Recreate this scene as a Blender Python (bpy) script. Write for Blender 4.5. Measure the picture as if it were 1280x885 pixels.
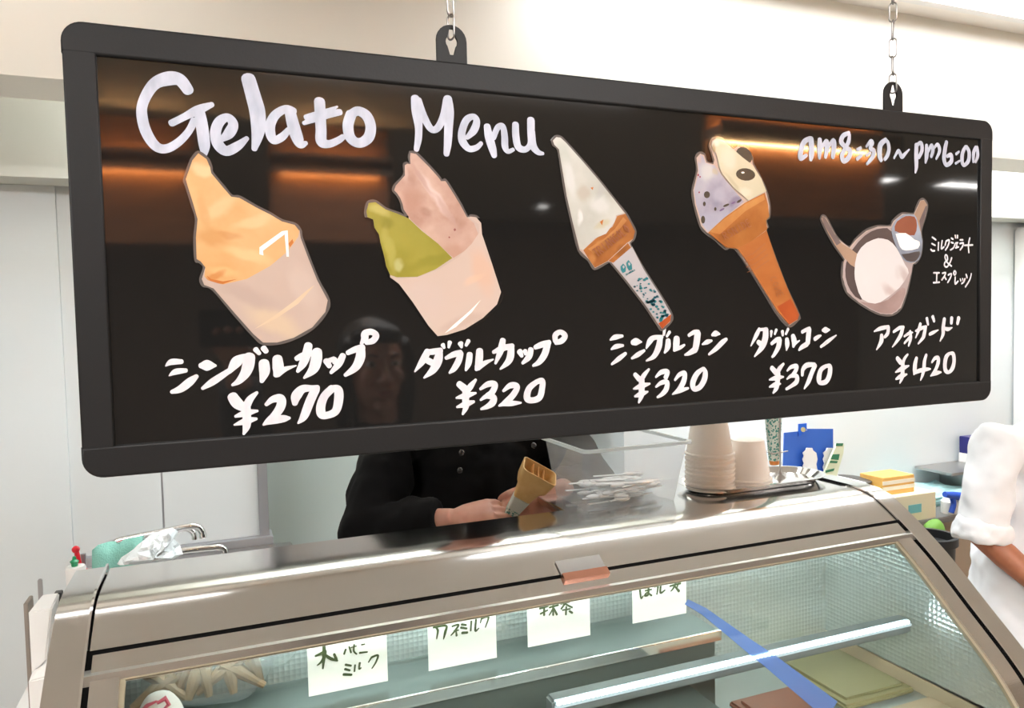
import bpy, bmesh, math, random
from mathutils import Vector, Matrix
from mathutils.geometry import tessellate_polygon
random.seed(7)
for o in list(bpy.data.objects): bpy.data.objects.remove(o)
C = bpy.context.scene.collection
SC = bpy.context.scene
PI = math.pi

# ------------------------------------------------------------------ camera, world, light, exposure
FPX, CX, CY = 930.0, 640.0, 442.5
CAM = Vector((0.118434, -0.777290, 1.649619))
CF = Vector((0.3665723, 0.9292357, -0.0463230))
CR = Vector((0.9295897, -0.3678670, -0.0231718))
CU = Vector((0.0385727, 0.0345672, 0.9986577))
cd = bpy.data.cameras.new('camera'); cam = bpy.data.objects.new('camera', cd); C.objects.link(cam)
cam.matrix_world = Matrix(((CR.x, CU.x, -CF.x, CAM.x), (CR.y, CU.y, -CF.y, CAM.y), (CR.z, CU.z, -CF.z, CAM.z), (0, 0, 0, 1)))
cd.sensor_width = 36; cd.lens = FPX/1280*36; cd.clip_start = 0.02; cd.clip_end = 60
SC.camera = cam
SC.view_settings.view_transform = 'Standard'; SC.view_settings.look = 'None'
SC.view_settings.gamma = 1; SC.view_settings.use_curve_mapping = False
SC.view_settings.exposure = 1.12
w = bpy.data.worlds.new('world'); SC.world = w; w.use_nodes = True
w.node_tree.nodes['Background'].inputs[0].default_value = (0.85, 0.9, 1, 1)
w.node_tree.nodes['Background'].inputs[1].default_value = 0.35
PANEL_K, KITCHEN_K, WARM_K, LED_K = 11.5, 18.5, 95.0, 14.0   # strengths of the ceiling panels, kitchen panels, warm strips and case leds

def at(x, y, ax, v):
    d = CF*FPX + CR*(x-CX) - CU*(y-CY)
    t = (v-CAM[ax])/d[ax]
    return CAM + d*t

# ------------------------------------------------------------------ materials
MC = {}
def mat(name, col, rough=.5, metal=0., spec=.5, noise=None, bump=None, coat=0., emit=None, col2=None, sss=0, stretch=(1,1,1), ani=0):
    """noise = (scale, amount) colour variation towards col2; bump = (scale, strength)"""
    if name in MC: return MC[name]
    m = bpy.data.materials.new(name); m.use_nodes = True; MC[name] = m
    nt = m.node_tree; b = nt.nodes['Principled BSDF']
    b.inputs['Base Color'].default_value = (*col, 1); b.inputs['Roughness'].default_value = rough
    b.inputs['Metallic'].default_value = metal; b.inputs['Specular IOR Level'].default_value = spec
    b.inputs['Coat Weight'].default_value = coat; b.inputs['Coat Roughness'].default_value = .05
    if ani: b.inputs['Anisotropic'].default_value = ani
    if sss: b.inputs['Subsurface Weight'].default_value = sss; b.inputs['Subsurface Scale'].default_value = .01
    if emit: b.inputs['Emission Color'].default_value = (*emit[0], 1); b.inputs['Emission Strength'].default_value = emit[1]
    if noise or bump:
        tc = nt.nodes.new('ShaderNodeTexCoord'); mp = nt.nodes.new('ShaderNodeMapping')
        mp.inputs['Scale'].default_value = stretch; nt.links.new(tc.outputs['Object'], mp.inputs[0])
    if noise:
        n = nt.nodes.new('ShaderNodeTexNoise'); n.inputs['Scale'].default_value = noise[0]; n.inputs['Detail'].default_value = 6
        nt.links.new(mp.outputs[0], n.inputs['Vector'])
        r = nt.nodes.new('ShaderNodeValToRGB'); r.color_ramp.elements[0].position = .5-noise[1]; r.color_ramp.elements[1].position = .5+noise[1]
        c2 = col2 or tuple(c*.8 for c in col)
        r.color_ramp.elements[0].color = (*c2, 1); r.color_ramp.elements[1].color = (*col, 1)
        nt.links.new(n.outputs['Fac'], r.inputs[0]); nt.links.new(r.outputs[0], b.inputs['Base Color'])
    if bump:
        n2 = nt.nodes.new('ShaderNodeTexNoise'); n2.inputs['Scale'].default_value = bump[0]; n2.inputs['Detail'].default_value = 5
        nt.links.new(mp.outputs[0], n2.inputs['Vector'])
        bp = nt.nodes.new('ShaderNodeBump'); bp.inputs['Strength'].default_value = bump[1]; bp.inputs['Distance'].default_value = .004
        nt.links.new(n2.outputs['Fac'], bp.inputs['Height']); nt.links.new(bp.outputs[0], b.inputs['Normal'])
    return m
def glassy(name, tint, fres=1.45, rough=.02, haze=0., hazecol=(1, 1, 1)):
    m = bpy.data.materials.new(name); m.use_nodes = True; MC[name] = m; nt = m.node_tree
    nt.nodes.remove(nt.nodes['Principled BSDF']); out = nt.nodes['Material Output']
    tr = nt.nodes.new('ShaderNodeBsdfTransparent'); tr.inputs[0].default_value = (*tint, 1)
    gl = nt.nodes.new('ShaderNodeBsdfGlossy'); gl.inputs['Roughness'].default_value = rough
    fr = nt.nodes.new('ShaderNodeFresnel'); ge = nt.nodes.new('ShaderNodeNewGeometry'); mi = nt.nodes.new('ShaderNodeMix'); mi.data_type = 'FLOAT'
    mi.inputs[2].default_value = fres; mi.inputs[3].default_value = 1/fres; nt.links.new(ge.outputs['Backfacing'], mi.inputs[0]); nt.links.new(mi.outputs[0], fr.inputs[0])
    mx = nt.nodes.new('ShaderNodeMixShader'); nt.links.new(fr.outputs[0], mx.inputs[0])
    src = tr
    if haze:
        df = nt.nodes.new('ShaderNodeBsdfDiffuse'); df.inputs[0].default_value = (*hazecol, 1)
        tl = nt.nodes.new('ShaderNodeBsdfTranslucent'); tl.inputs[0].default_value = (*hazecol, 1)
        m3 = nt.nodes.new('ShaderNodeMixShader'); m3.inputs[0].default_value = .5
        nt.links.new(df.outputs[0], m3.inputs[1]); nt.links.new(tl.outputs[0], m3.inputs[2])
        m2 = nt.nodes.new('ShaderNodeMixShader'); m2.inputs[0].default_value = haze
        nt.links.new(tr.outputs[0], m2.inputs[1]); nt.links.new(m3.outputs[0], m2.inputs[2]); src = m2
    nt.links.new(src.outputs[0], mx.inputs[1]); nt.links.new(gl.outputs[0], mx.inputs[2])
    nt.links.new(mx.outputs[0], out.inputs[0]); return m
def emis(name, col, k):
    m = bpy.data.materials.new(name); m.use_nodes = True; MC[name] = m; nt = m.node_tree
    nt.nodes.remove(nt.nodes['Principled BSDF'])
    e = nt.nodes.new('ShaderNodeEmission'); e.inputs[0].default_value = (*col, 1); e.inputs[1].default_value = k
    nt.links.new(e.outputs[0], nt.nodes['Material Output'].inputs[0]); return m
def srgb(r, g, b):
    f = lambda c: (c/255/12.92 if c <= 10 else ((c/255+.055)/1.055)**2.4)
    return (f(r), f(g), f(b))

STEEL = mat('brushed_steel', (.70, .695, .685), .13, 1., bump=(500, .010), stretch=(.02, 1, 1))
STEELD = mat('satin_steel', (.50, .49, .48), .3, 1.)
CHROME = mat('chrome', (.8, .8, .8), .08, 1.)
RUBBER = mat('black_rubber', (.002, .002, .002), .9, spec=.1)
GASKET = mat('grey_gasket', (.035, .035, .03), .8, spec=.2)
GASKETT = mat('tan_seal', srgb(128, 120, 100), .5)
GLASS = glassy('case_glass', (.93, .96, .95), 1.4, .01)
PLASTIC = glassy('clear_plastic', (.93, .94, .95), 1.4, .06, .22, (.93, .97, 1))
FRAME = mat('board_frame_black', (.008, .008, .0085), .5, spec=.25, noise=(30, .4), col2=(.009, .009, .0095), bump=(350, .05))
BOARD = mat('board_gloss_black', (.009, .0088, .0086), .045, spec=.8, bump=(14, .006))
MARKER = mat('paint_marker_white', (.60, .585, .61), .5, noise=(160, .25), col2=(.50, .49, .53), stretch=(1, 1, .3))
MARKERB = mat('paint_marker_bluish_white', (.50, .52, .61), .5, noise=(90, .2), col2=(.33, .35, .43), stretch=(1, 1, .35))
LAMINATE = mat('laminate_edge', (.10, .085, .08), .1, coat=1)
WALLW = mat('white_panel_wall', srgb(222, 229, 231), .45, noise=(2, .4), col2=srgb(215, 222, 225))
WALLG = mat('grey_white_wall', srgb(212, 217, 218), .5)
WALLT = mat('pale_teal_wall', srgb(200, 217, 217), .4)
CREAM = mat('cream_paint', srgb(242, 238, 228), .6, noise=(1.2, .5), col2=srgb(238, 234, 224))
BEAM = mat('grey_beam_paint', srgb(205, 205, 196), .6)
CEIL = mat('ceiling_white', srgb(240, 236, 230), .8)
CEILD = mat('hall_ceiling', srgb(190, 182, 172), .8)
ALU = mat('aluminium_trim', srgb(165, 165, 168), .4, .6)
FLOOR = mat('floor_tile', srgb(165, 154, 140), .35, noise=(6, .3))
WOOD = mat('warm_wood', srgb(170, 112, 66), .45, noise=(5, .3), col2=srgb(120, 74, 42), stretch=(1, 8, 12))
BROWN = mat('brown_wall', srgb(130, 112, 98), .6, noise=(3, .3))
HALLW = mat('hall_wall', srgb(180, 174, 166), .7)
WHITEP = mat('white_plastic', (.78, .78, .77), .35)
GREYP = mat('slate_plastic', srgb(78, 90, 98), .4)
BLACKP = mat('black_plastic', (.012, .012, .013), .4)
CUPM = mat('paper_cup', srgb(254, 247, 240), .5)
SKIN = mat('skin', srgb(214, 164, 144), .5, noise=(40, .3), col2=srgb(200, 142, 122), sss=.15)
SKIND = mat('skin_tanned', srgb(170, 110, 80), .5, noise=(40, .3), col2=srgb(150, 92, 66), sss=.1)
COATB = mat('black_cloth', (.0035, .0035, .004), .9, spec=.2)
COATW = mat('white_cloth', srgb(232, 234, 238), .8)
HAIR = mat('dark_hair', (.010, .007, .006), .45, bump=(120, .4), stretch=(1, 1, .1))
TROUS = mat('dark_trousers', (.02, .02, .025), .8)
SHOE = mat('dark_shoes', (.015, .015, .015), .4)
LIP = mat('lips', srgb(170, 92, 88), .45)
EYEW = mat('eye_white', (.8, .8, .78), .2)
EYEB = mat('eye_iris', (.02, .012, .008), .1)
PANEL = emis('light_panel', (1, .97, .94), PANEL_K)
KPANEL = emis('kitchen_light_panel', (.93, .975, 1), KITCHEN_K)
WARM = emis('warm_light_strip', (1, .60, .25), WARM_K)
LED = emis('case_led', (.86, .97, 1), LED_K)

# ------------------------------------------------------------------ builders
def link(name, me, m=None, parent=None, kind=None, label=None, cat=None, group=None, smooth=False):
    o = bpy.data.objects.new(name, me); C.objects.link(o)
    if m is not None and not me.materials: me.materials.append(m)
    if parent is not None:
        o.parent = parent; o.matrix_parent_inverse = Matrix.Identity(4)
        o.location = -world_loc(parent)
    if kind: o['kind'] = kind
    if label: o['label'] = label
    if cat: o['category'] = cat
    if group: o['group'] = group
    if smooth:
        for p in me.polygons: p.use_smooth = True
    return o
def world_loc(o):
    v = Vector((0, 0, 0))
    while o is not None: v = v + o.location; o = o.parent
    return v
def thing(name, label, cat, loc=(0, 0, 0), group=None, kind=None):
    o = bpy.data.objects.new(name, None); C.objects.link(o); o.location = loc; o.empty_display_size = .05
    if label: o['label'] = label
    if cat: o['category'] = cat
    if group: o['group'] = group
    if kind: o['kind'] = kind
    return o
def copy_tree(o, parent=None):
    c = o.copy(); C.objects.link(c); c.parent = parent
    for ch in list(o.children): copy_tree(ch, c)
    return c
def bmesh_obj(name, bm, m, parent=None, smooth=False, bevel=0, **k):
    if bevel:
        bmesh.ops.remove_doubles(bm, verts=bm.verts, dist=1e-6)
        es = [e for e in bm.edges if len(e.link_faces) == 2 and e.calc_face_angle(0) > .6]
        bmesh.ops.bevel(bm, geom=es, offset=bevel, segments=2, affect='EDGES', clamp_overlap=True)
    bmesh.ops.recalc_face_normals(bm, faces=bm.faces)
    me = bpy.data.meshes.new(name); bm.to_mesh(me); bm.free()
    if smooth == 'auto':
        for p in me.polygons: p.use_smooth = True
        me.set_sharp_from_angle(angle=math.radians(35)); smooth = False
    return link(name, me, m, parent, smooth=smooth, **k)
def abox(bm, a, b):
    x0, y0, z0 = [min(p, q) for p, q in zip(a, b)]; x1, y1, z1 = [max(p, q) for p, q in zip(a, b)]
    v = [bm.verts.new(p) for p in ((x0,y0,z0),(x1,y0,z0),(x1,y1,z0),(x0,y1,z0),(x0,y0,z1),(x1,y0,z1),(x1,y1,z1),(x0,y1,z1))]
    for f in ((0,3,2,1),(4,5,6,7),(0,1,5,4),(1,2,6,5),(2,3,7,6),(3,0,4,7)): bm.faces.new([v[i] for i in f])
def box(name, a, b, m, parent=None, bevel=0, **k):
    bm = bmesh.new(); abox(bm, a, b)
    return bmesh_obj(name, bm, m, parent, smooth='auto' if bevel else False, bevel=bevel, **k)
def loft(bm, pts, radii, seg=12, cap=True, up=None, closed=False):
    """tube through pts; radii: float or (rx, ry)"""
    pts = [Vector(p) for p in pts]; rings = []; n = len(pts); prev = None
    for i, p in enumerate(pts):
        if closed: t = (pts[(i+1) % n]-pts[i-1])
        else: t = (pts[min(i+1, n-1)]-pts[max(i-1, 0)])
        t.normalize()
        if prev is None:
            u = Vector(up) if up else (Vector((0, 0, 1)) if abs(t.z) < .9 else Vector((0, 1, 0)))
        else: u = prev
        u = (u - t*u.dot(t)).normalized(); prev = u; s = t.cross(u)
        r = radii[i] if isinstance(radii, (list, tuple)) else radii
        rx, ry = r if isinstance(r, (list, tuple)) else (r, r)
        rings.append([bm.verts.new(p + s*(math.cos(2*PI*k/seg)*rx) + u*(math.sin(2*PI*k/seg)*ry)) for k in range(seg)])
    for i in range(n if closed else n-1):
        a, b = rings[i], rings[(i+1) % n]
        for k in range(seg): bm.faces.new((a[k], a[(k+1) % seg], b[(k+1) % seg], b[k]))
    if cap and not closed:
        bm.faces.new(list(reversed(rings[0]))); bm.faces.new(rings[-1])
def ball(bm, c, r, seg=14, rot=None):
    r = r if isinstance(r, (list, tuple)) else (r, r, r)
    M = Matrix.Translation(c) @ (rot or Matrix.Identity(4)) @ Matrix.Diagonal((*r, 1))
    bmesh.ops.create_uvsphere(bm, u_segments=seg, v_segments=max(6, seg*2//3), radius=1, matrix=M)
def tube(name, pts, radii, m, parent=None, seg=12, **k):
    bm = bmesh.new(); loft(bm, pts, radii, seg); return bmesh_obj(name, bm, m, parent, smooth='auto', **k)
def lathe(name, prof, c, m, parent=None, seg=40, **k):
    bm = bmesh.new(); rings = []
    for r, z in prof: rings.append([bm.verts.new((c[0]+r*math.cos(2*PI*i/seg), c[1]+r*math.sin(2*PI*i/seg), c[2]+z)) for i in range(seg)])
    for a, b in zip(rings, rings[1:]):
        for i in range(seg): bm.faces.new((a[i], a[(i+1) % seg], b[(i+1) % seg], b[i]))
    bmesh.ops.remove_doubles(bm, verts=bm.verts, dist=1e-5)
    return bmesh_obj(name, bm, m, parent, smooth='auto', **k)
def smooth_path(P, n=6):
    """Catmull-Rom through tuples"""
    if len(P) < 3:
        return [tuple(a+(b-a)*i/n for a, b in zip(P[0], P[1])) for i in range(n+1)]
    out = []
    for i in range(len(P)-1):
        p0, p1, p2, p3 = P[max(i-1, 0)], P[i], P[i+1], P[min(i+2, len(P)-1)]
        for k in range(n):
            t = k/n
            out.append(tuple(.5*(2*b+(c-a)*t+(2*a-5*b+4*c-d)*t*t+(3*b-a-3*c+d)*t**3) for a, b, c, d in zip(p0, p1, p2, p3)))
    out.append(P[-1]); return out
def remeshed(name, bm, voxel, m, parent=None, smooth_it=4, disp=None, **k):
    me = bpy.data.meshes.new(name); bm.to_mesh(me); bm.free()
    t = bpy.data.objects.new('tmp', me); C.objects.link(t)
    r = t.modifiers.new('r', 'REMESH'); r.mode = 'VOXEL'; r.voxel_size = voxel
    s = t.modifiers.new('s', 'SMOOTH'); s.iterations = smooth_it; s.factor = .5
    if disp:
        tx = bpy.data.textures.new('folds', 'CLOUDS'); tx.noise_scale = disp[0]; tx.noise_depth = 1
        d = t.modifiers.new('d', 'DISPLACE'); d.texture = tx; d.strength = disp[1]; d.mid_level = .5; d.texture_coords = 'LOCAL'
    dg = bpy.context.evaluated_depsgraph_get(); dg.update()
    me2 = bpy.data.meshes.new_from_object(t.evaluated_get(dg)); bpy.data.objects.remove(t); me2.name = name
    me2.materials.clear()
    return link(name, me2, m, parent, smooth=True, **k)

# ------------------------------------------------------------------ the room
def panelface(name, m, a, b, **k): return box(name, a, b, m, kind='structure', **k)
panelface('floor', FLOOR, (-3.2, -6.2, -.1), (7.5, 2.9, 0))
panelface('ceiling', CEIL, (-3.2, -1.6, 2.645), (7.5, 2.9, 2.75))
panelface('ceiling_hall', CEILD, (-3.2, -6.2, 2.645), (7.5, -1.6, 2.75))
panelface('wall_header', CREAM, (-3.1, 1.1, 2.192), (7.4, 1.28, 2.645))
panelface('trim_1', BEAM, (-3.1, 1.66, 2.077), (7.4, 1.79, 2.645))          # grey beam over the kitchen wall
# back wall, partition with joints, post and bottom rail, recess behind
panelface('wall_left', WALLW, (-3.1, 1.792, 0), (-.3155, 1.85, 2.077))
part = thing('wall_partition', None, None, (-.32, 1.8, 0), kind='structure')
for a, b in ((-.315, -.067), (-.061, .222)):
    box('panel', (a, 1.8, .955), (b, 1.85, 2.64), WALLG, part, bevel=.001)
box('joint_strip', (-.067, 1.803, .955), (-.061, 1.84, 2.64), ALU, part)
box('post', (.222, 1.785, .93), (.252, 1.86, 2.64), ALU, part, bevel=.002)
box('bottom_rail', (-.29, 1.77, .925), (.262, 1.86, .955), ALU, part, bevel=.002)
box('lower_panel', (-.29, 1.805, 0), (.25, 1.85, .925), WALLG, part)
panelface('wall_recess', WALLT, (-.3, 2.3, 0), (1.8, 2.4, 1.262))
panelface('wall_recess_upper', WALLW, (-.3, 2.32, 1.262), (1.8, 2.4, 2.64))
panelface('trim_2', ALU, (-.3, 2.285, 1.262), (1.8, 2.32, 1.274))
box('blind', (.33, 2.27, 1.30), (.85, 2.30, 2.3), WHITEP, None, bevel=.004, label='white roller blind on the pale wall behind the black-coated server', cat='blind')
panelface('wall_back', WALLW, (1.69, 1.8, 0), (5.4, 2.3, 2.64))
panelface('trim_3', WALLW, (1.60, 1.79, 0), (1.69, 1.9, 2.64))
panelface('wall_right', WALLW, (5.3, 1.1, 0), (5.4, 1.8, 2.64))
panelface('wall_front', BROWN, (-3.2, -6.3, 0), (7.5, -6.2, 2.645))
panelface('wall_hall_left', HALLW, (-3.3, -6.2, 0), (-3.2, 2.9, 2.645))
panelface('wall_hall_right', HALLW, (7.5, -6.2, 0), (7.6, 2.9, 2.645))
panelface('wall_kitchen_back', WALLT, (-3.2, 2.8, 0), (7.5, 2.9, 2.645))
# white cabinet at the far right of the back wall
cab = thing('tall_cabinet', 'tall white cabinet at the right end of the kitchen wall', 'cabinet', (4.1, 1.7, 0))
box('body', (3.86, 1.62, 0), (4.7, 1.795, 2.05), WHITEP, cab, bevel=.01)
box('handle', (3.90, 1.585, 1.18), (3.93, 1.62, 1.42), BLACKP, cab, bevel=.005)

# lights in the ceiling
def ceil_panel(x0, x1, y0, y1, label, m=None, z=2.645, grp=None):
    t = thing('ceiling_light', label, 'light', ((x0+x1)/2, (y0+y1)/2, z), grp)
    bm = bmesh.new(); e = .03
    abox(bm, (x0-e, y0-e, z-.02), (x1+e, y0, z)); abox(bm, (x0-e, y1, z-.02), (x1+e, y1+e, z))
    abox(bm, (x0-e, y0, z-.02), (x0, y1, z)); abox(bm, (x1, y0, z-.02), (x1+e, y1, z))
    bmesh_obj('frame', bm, WHITEP, t)
    box('diffuser', (x0, y0, z-.012), (x1, y1, z-.004), m or PANEL, t)
ceil_panel(.95, 3.4, .84, .965, 'long bright ceiling light in front of the cream header, cut off top right', emis('front_light_panel', (.97, .985, 1), 8.5))
ceil_panel(-1.5, .1, .86, .93, 'added dimmer fill light in front of the header above the sink corner', emis('header_fill_panel', (1, .97, .93), 4.5))  # added light, brightens the left part of the header
ceil_panel(4.0, 4.9, -3.5, -3.35, 'slim ceiling light strip reflected right of the opening hours')
ceil_panel(5.4, 6.3, -3.5, -3.35, 'slim ceiling light strip reflected at the right board edge')
ceil_panel(4.7, 5.6, -4.6, -4.48, 'slim ceiling light strip reflected above the affogato spoon')
for i, (x, y) in enumerate(((.75, -5.3), (-.25, -5.3), (2.8, -5.2))):
    ceil_panel(x-.05, x+.05, y-.05, y+.05, ('small square downlight over the middle of the hall', 'small square downlight over the left of the hall', 'small square downlight over the right of the hall')[i])
ceil_panel(.2, 1.5, 1.36, 1.56, 'kitchen ceiling light above the sink and the black-coated server', KPANEL)
ceil_panel(2.2, 3.9, 1.36, 1.56, 'kitchen ceiling light above the back counter', KPANEL)
ceil_panel(-1.9, -.5, -2.1, -1.1, 'added square fill light above the left end of the customer hall')  # added fill panel, kept out of the board's reflection, brightens the hall
ceil_panel(.3, 1.9, -2.2, -1.3, 'added square fill light behind and above the photographer')  # added fill panel, lifts the board, cups and steel
ceil_panel(5.2, 6.4, -1.9, -1.1, 'added square fill light above the right end of the customer hall')  # added fill panel for the right of the hall
# wooden shelf with warm strips behind the customers (mirrored in the board)
def warm_shelf(x0, x1, y, z, label):
    t = thing('lit_wooden_shelf', label, 'shelf', ((x0+x1)/2, y, z))
    box('back_board', (x0, y-.04, z-.36), (x1, y-.02, z+.21), WOOD, t)
    box('shelf_board', (x0, y-.02, z-.022), (x1, y+.10, z+.022), BROWN, t)
    box('shelf_lip', (x0, y+.085, z-.05), (x1, y+.10, z+.045), BROWN, t)
    box('light_strip', (x0+.05, y-.005, z+.022), (x1-.05, y+.010, z+.03), WARM, t)
    box('light_strip', (x0+.05, y-.005, z-.03), (x1-.05, y+.010, z-.022), WARM, t)
warm_shelf(-.42, .06, -3.0, 2.40, 'wooden shelf with warm light strips, left one behind the customers')
warm_shelf(.38, .96, -3.0, 2.42, 'wooden shelf with warm light strips, middle one behind the customers')
warm_shelf(2.25, 3.35, -2.1, 2.48, 'wooden shelf with warm light strips, right one behind the customers')

# ------------------------------------------------------------------ menu board
BW, B0, B1 = 1.2, 1.514, 1.925
board = thing('menu_board', 'long black gloss hanging menu board with white handwriting', 'menu board', (.6, .01, B0))
def rrect(x0, z0, x1, z1, r, n=8):
    P = []
    for cx, cz, a0 in ((x1-r, z0+r, -PI/2), (x1-r, z1-r, 0), (x0+r, z1-r, PI/2), (x0+r, z0+r, PI)):
        for i in range(n+1):
            a = a0+PI/2*i/n; P.append((cx+r*math.cos(a), cz+r*math.sin(a)))
    return P
def curve_slab(name, loops, y, th, m, parent=None, bevel=0, **k):
    cu = bpy.data.curves.new(name, 'CURVE'); cu.dimensions = '2D'; cu.fill_mode = 'BOTH'; cu.extrude = th/2-bevel; cu.bevel_depth = bevel; cu.bevel_resolution = 2
    for L in loops:
        s = cu.splines.new('POLY'); s.points.add(len(L)-1); s.use_cyclic_u = True
        for p, q in zip(s.points, L): p.co = (q[0], q[1], 0, 1)
    t = bpy.data.objects.new('tmp', cu); C.objects.link(t)
    dg = bpy.context.evaluated_depsgraph_get(); dg.update()
    me = bpy.data.meshes.new_from_object(t.evaluated_get(dg)); bpy.data.objects.remove(t); me.name = name; me.materials.clear()
    me.transform(Matrix.Translation((0, y, 0)) @ Matrix.Rotation(PI/2, 4, 'X'))
    bm = bmesh.new(); bm.from_mesh(me); bmesh.ops.remove_doubles(bm, verts=bm.verts, dist=1e-6); bm.to_mesh(me); bm.free()
    return link(name, me, m, parent, **k)
FI = (.0235, 1.5385, 1.1785, 1.901)
def bar(x0, z0, x1, z1, corners):
    r = .016; P = []
    # rounded only at the given outer corners
    for (cx, cz, sx, sz, key, a0) in ((x1, z0, -1, 1, 'br', -PI/2), (x1, z1, -1, -1, 'tr', 0), (x0, z1, 1, -1, 'tl', PI/2), (x0, z0, 1, 1, 'bl', PI)):
        if key in corners:
            for i in range(9):
                a = a0+PI/2*i/8; P.append((cx+sx*r+r*math.cos(a), cz+sz*r+r*math.sin(a)))
        else: P.append((cx, cz))
    return P
curve_slab('frame_top', [bar(0, FI[3], BW, B1, ('tl', 'tr'))], .009, .020, FRAME, board, bevel=.0025)
curve_slab('frame_bottom', [bar(0, B0, BW, FI[1], ('bl', 'br'))], .009, .020, FRAME, board, bevel=.0025)
curve_slab('frame_side', [bar(0, FI[1]+.0004, FI[0], FI[3]-.0004, ())], .009, .0195, FRAME, board, bevel=.0018)
curve_slab('frame_side', [bar(FI[2], FI[1]+.0004, BW, FI[3]-.0004, ())], .009, .0195, FRAME, board, bevel=.0018)
box('writing_surface', (.012, .0025, 1.527), (1.19, .0125, 1.912), BOARD, board)
# thin bright bead where surface meets frame
bm = bmesh.new()
abox(bm, (FI[0], .0006, FI[1]-.0002), (FI[2], .0026, FI[1]+.0009)); abox(bm, (FI[0]-.0002, .0006, FI[1]), (FI[0]+.0009, .0026, FI[3]))
bmesh_obj('edge_bead', bm, mat('bead', (.10, .10, .10), .3), board)
def tab(xc, w_, top, bot):
    h = w_/2; zc = top-h
    L = [(xc-h, bot), (xc+h, bot)] + [(xc+h*math.cos(a*PI/12), zc+h*math.sin(a*PI/12)) for a in range(0, 13)]
    k = w_*.215; kz = zc-.001
    hole = []
    for a in range(16):
        an = 2*PI*a/16; x = k*math.cos(an); z = k*1.05*math.sin(an)
        if abs(math.sin(an)) > .85: z = math.copysign(k*2.0, math.sin(an)); x = math.copysign(k*.35, math.cos(an)) if abs(math.cos(an)) > .05 else 0
        hole.append((xc+x, kz+z))
    curve_slab('hanger_tab', [L, hole], .012, .0028, FRAME, board, bevel=.0006)
    return zc
t1x, t2x = .3672, 1.0155
tab(t1x, .0335, 1.9705, 1.90); tab(t2x, .0345, 1.9708, 1.90)
# chains
def link_mesh(L=.029, W=.0115, r=.0011):
    bm = bmesh.new(); pts = []; h = L/2-W/2; q = W/2-r
    for a in range(9): pts.append((q*math.cos(PI*a/8), 0, h+q*math.sin(PI*a/8)))
    for a in range(9): pts.append((-q*math.cos(PI*a/8), 0, -h-q*math.sin(PI*a/8)))
    loft(bm, pts, r, 8, closed=True, up=(0, 1, 0)); me = bpy.data.meshes.new('chain_link'); bm.to_mesh(me); bm.free()
    for p in me.polygons: p.use_smooth = True
    me.materials.append(mat('chain_steel', (.30, .29, .28), .3, 1.)); return me
LM = link_mesh()
def chain(x, zb, label):
    t = thing('hanging_chain', label, 'chain', (x, .012, zb), 'chains holding the menu board')
    z = zb; i = 0; pitch = .029-.0044
    while z < 2.61:
        o = link('chain_link', LM, None, t); o.location = (0, 0, z-zb+.010); o.rotation_euler = (random.uniform(-.04, .04), random.uniform(-.04, .04), (PI/2 if i % 2 == 0 else 0)+.5)
        z += pitch; i += 1
    lathe('ceiling_hook', [(0, 0), (.012, 0), (.012, -.006), (.003, -.010), (.0025, -.02), (0, -.02)], (x, .012, 2.645), CHROME, t, 16)
chain(t1x, 1.959, 'steel link chain on the left hanger tab of the menu board')
chain(t2x, 1.959, 'steel link chain on the right hanger tab of the menu board')

# ---- handwriting: strokes (x, y, width) in crops of the photo, laid on the board surface
SY = [0.0020]
def ribbon(bm, P, y0, minw=.25):
    """P = list of (X, Z, W) on the board; flat brush stroke with rounded ends"""
    P = smooth_path(P, 7) if len(P) > 1 else P
    n = len(P); L = []; R_ = []
    y = y0 if y0 is not None else SY[0]; e = 8e-7; yy = [y-e*i for i in range(n)]; SY[0] -= e*(n+2)
    for i, (x, z, wd) in enumerate(P):
        a = P[max(i-1, 0)]; b = P[min(i+1, n-1)]; dx, dz = b[0]-a[0], b[1]-a[1]; l = math.hypot(dx, dz) or 1
        nx, nz = -dz/l, dx/l; h = max(wd, 0)/2
        L.append((x+nx*h, z+nz*h)); R_.append((x-nx*h, z-nz*h))
    # end caps
    def cap(c, a, s):
        dx, dz = a; out = []
        for k in range(1, 6):
            an = PI*k/6; h = c[2]/2*.95
            out.append((c[0]+h*(-dz*math.cos(an)*s + dx*math.sin(an)), c[1]+h*(dx*math.cos(an)*s + dz*math.sin(an))))
        return out
    vl = [bm.verts.new((p[0], q, p[1])) for p, q in zip(L, yy)]; vr = [bm.verts.new((p[0], q, p[1])) for p, q in zip(R_, yy)]
    for i in range(n-1):
        try: bm.faces.new((vl[i], vr[i], vr[i+1], vl[i+1]))
        except ValueError: pass
    def fan(idx, sgn):
        c = P[idx]; b = P[idx+(1 if idx == 0 else -1)]; dx, dz = c[0]-b[0], c[1]-b[1]; l = math.hypot(dx, dz) or 1; dx /= l; dz /= l
        arc = []
        for k in range(1, 6):
            an = PI*k/6; h = c[2]/2; arc.append(bm.verts.new((c[0]+h*(math.cos(an)*(-dz)*sgn+math.sin(an)*dx*.8), yy[idx], c[1]+h*(math.cos(an)*dx*sgn+math.sin(an)*dz*.8))))
        return arc
    a0 = fan(0, 1); bm.faces.new([vl[0] if ((a0[0].co-vl[0].co).length < (a0[0].co-vr[0].co).length) else vr[0]] + a0 + [vr[0] if ((a0[0].co-vl[0].co).length < (a0[0].co-vr[0].co).length) else vl[0]])
    a1 = fan(n-1, 1); s = (a1[0].co-vl[-1].co).length < (a1[0].co-vr[-1].co).length
    bm.faces.new([vl[-1] if s else vr[-1]] + a1 + [vr[-1] if s else vl[-1]])
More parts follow.
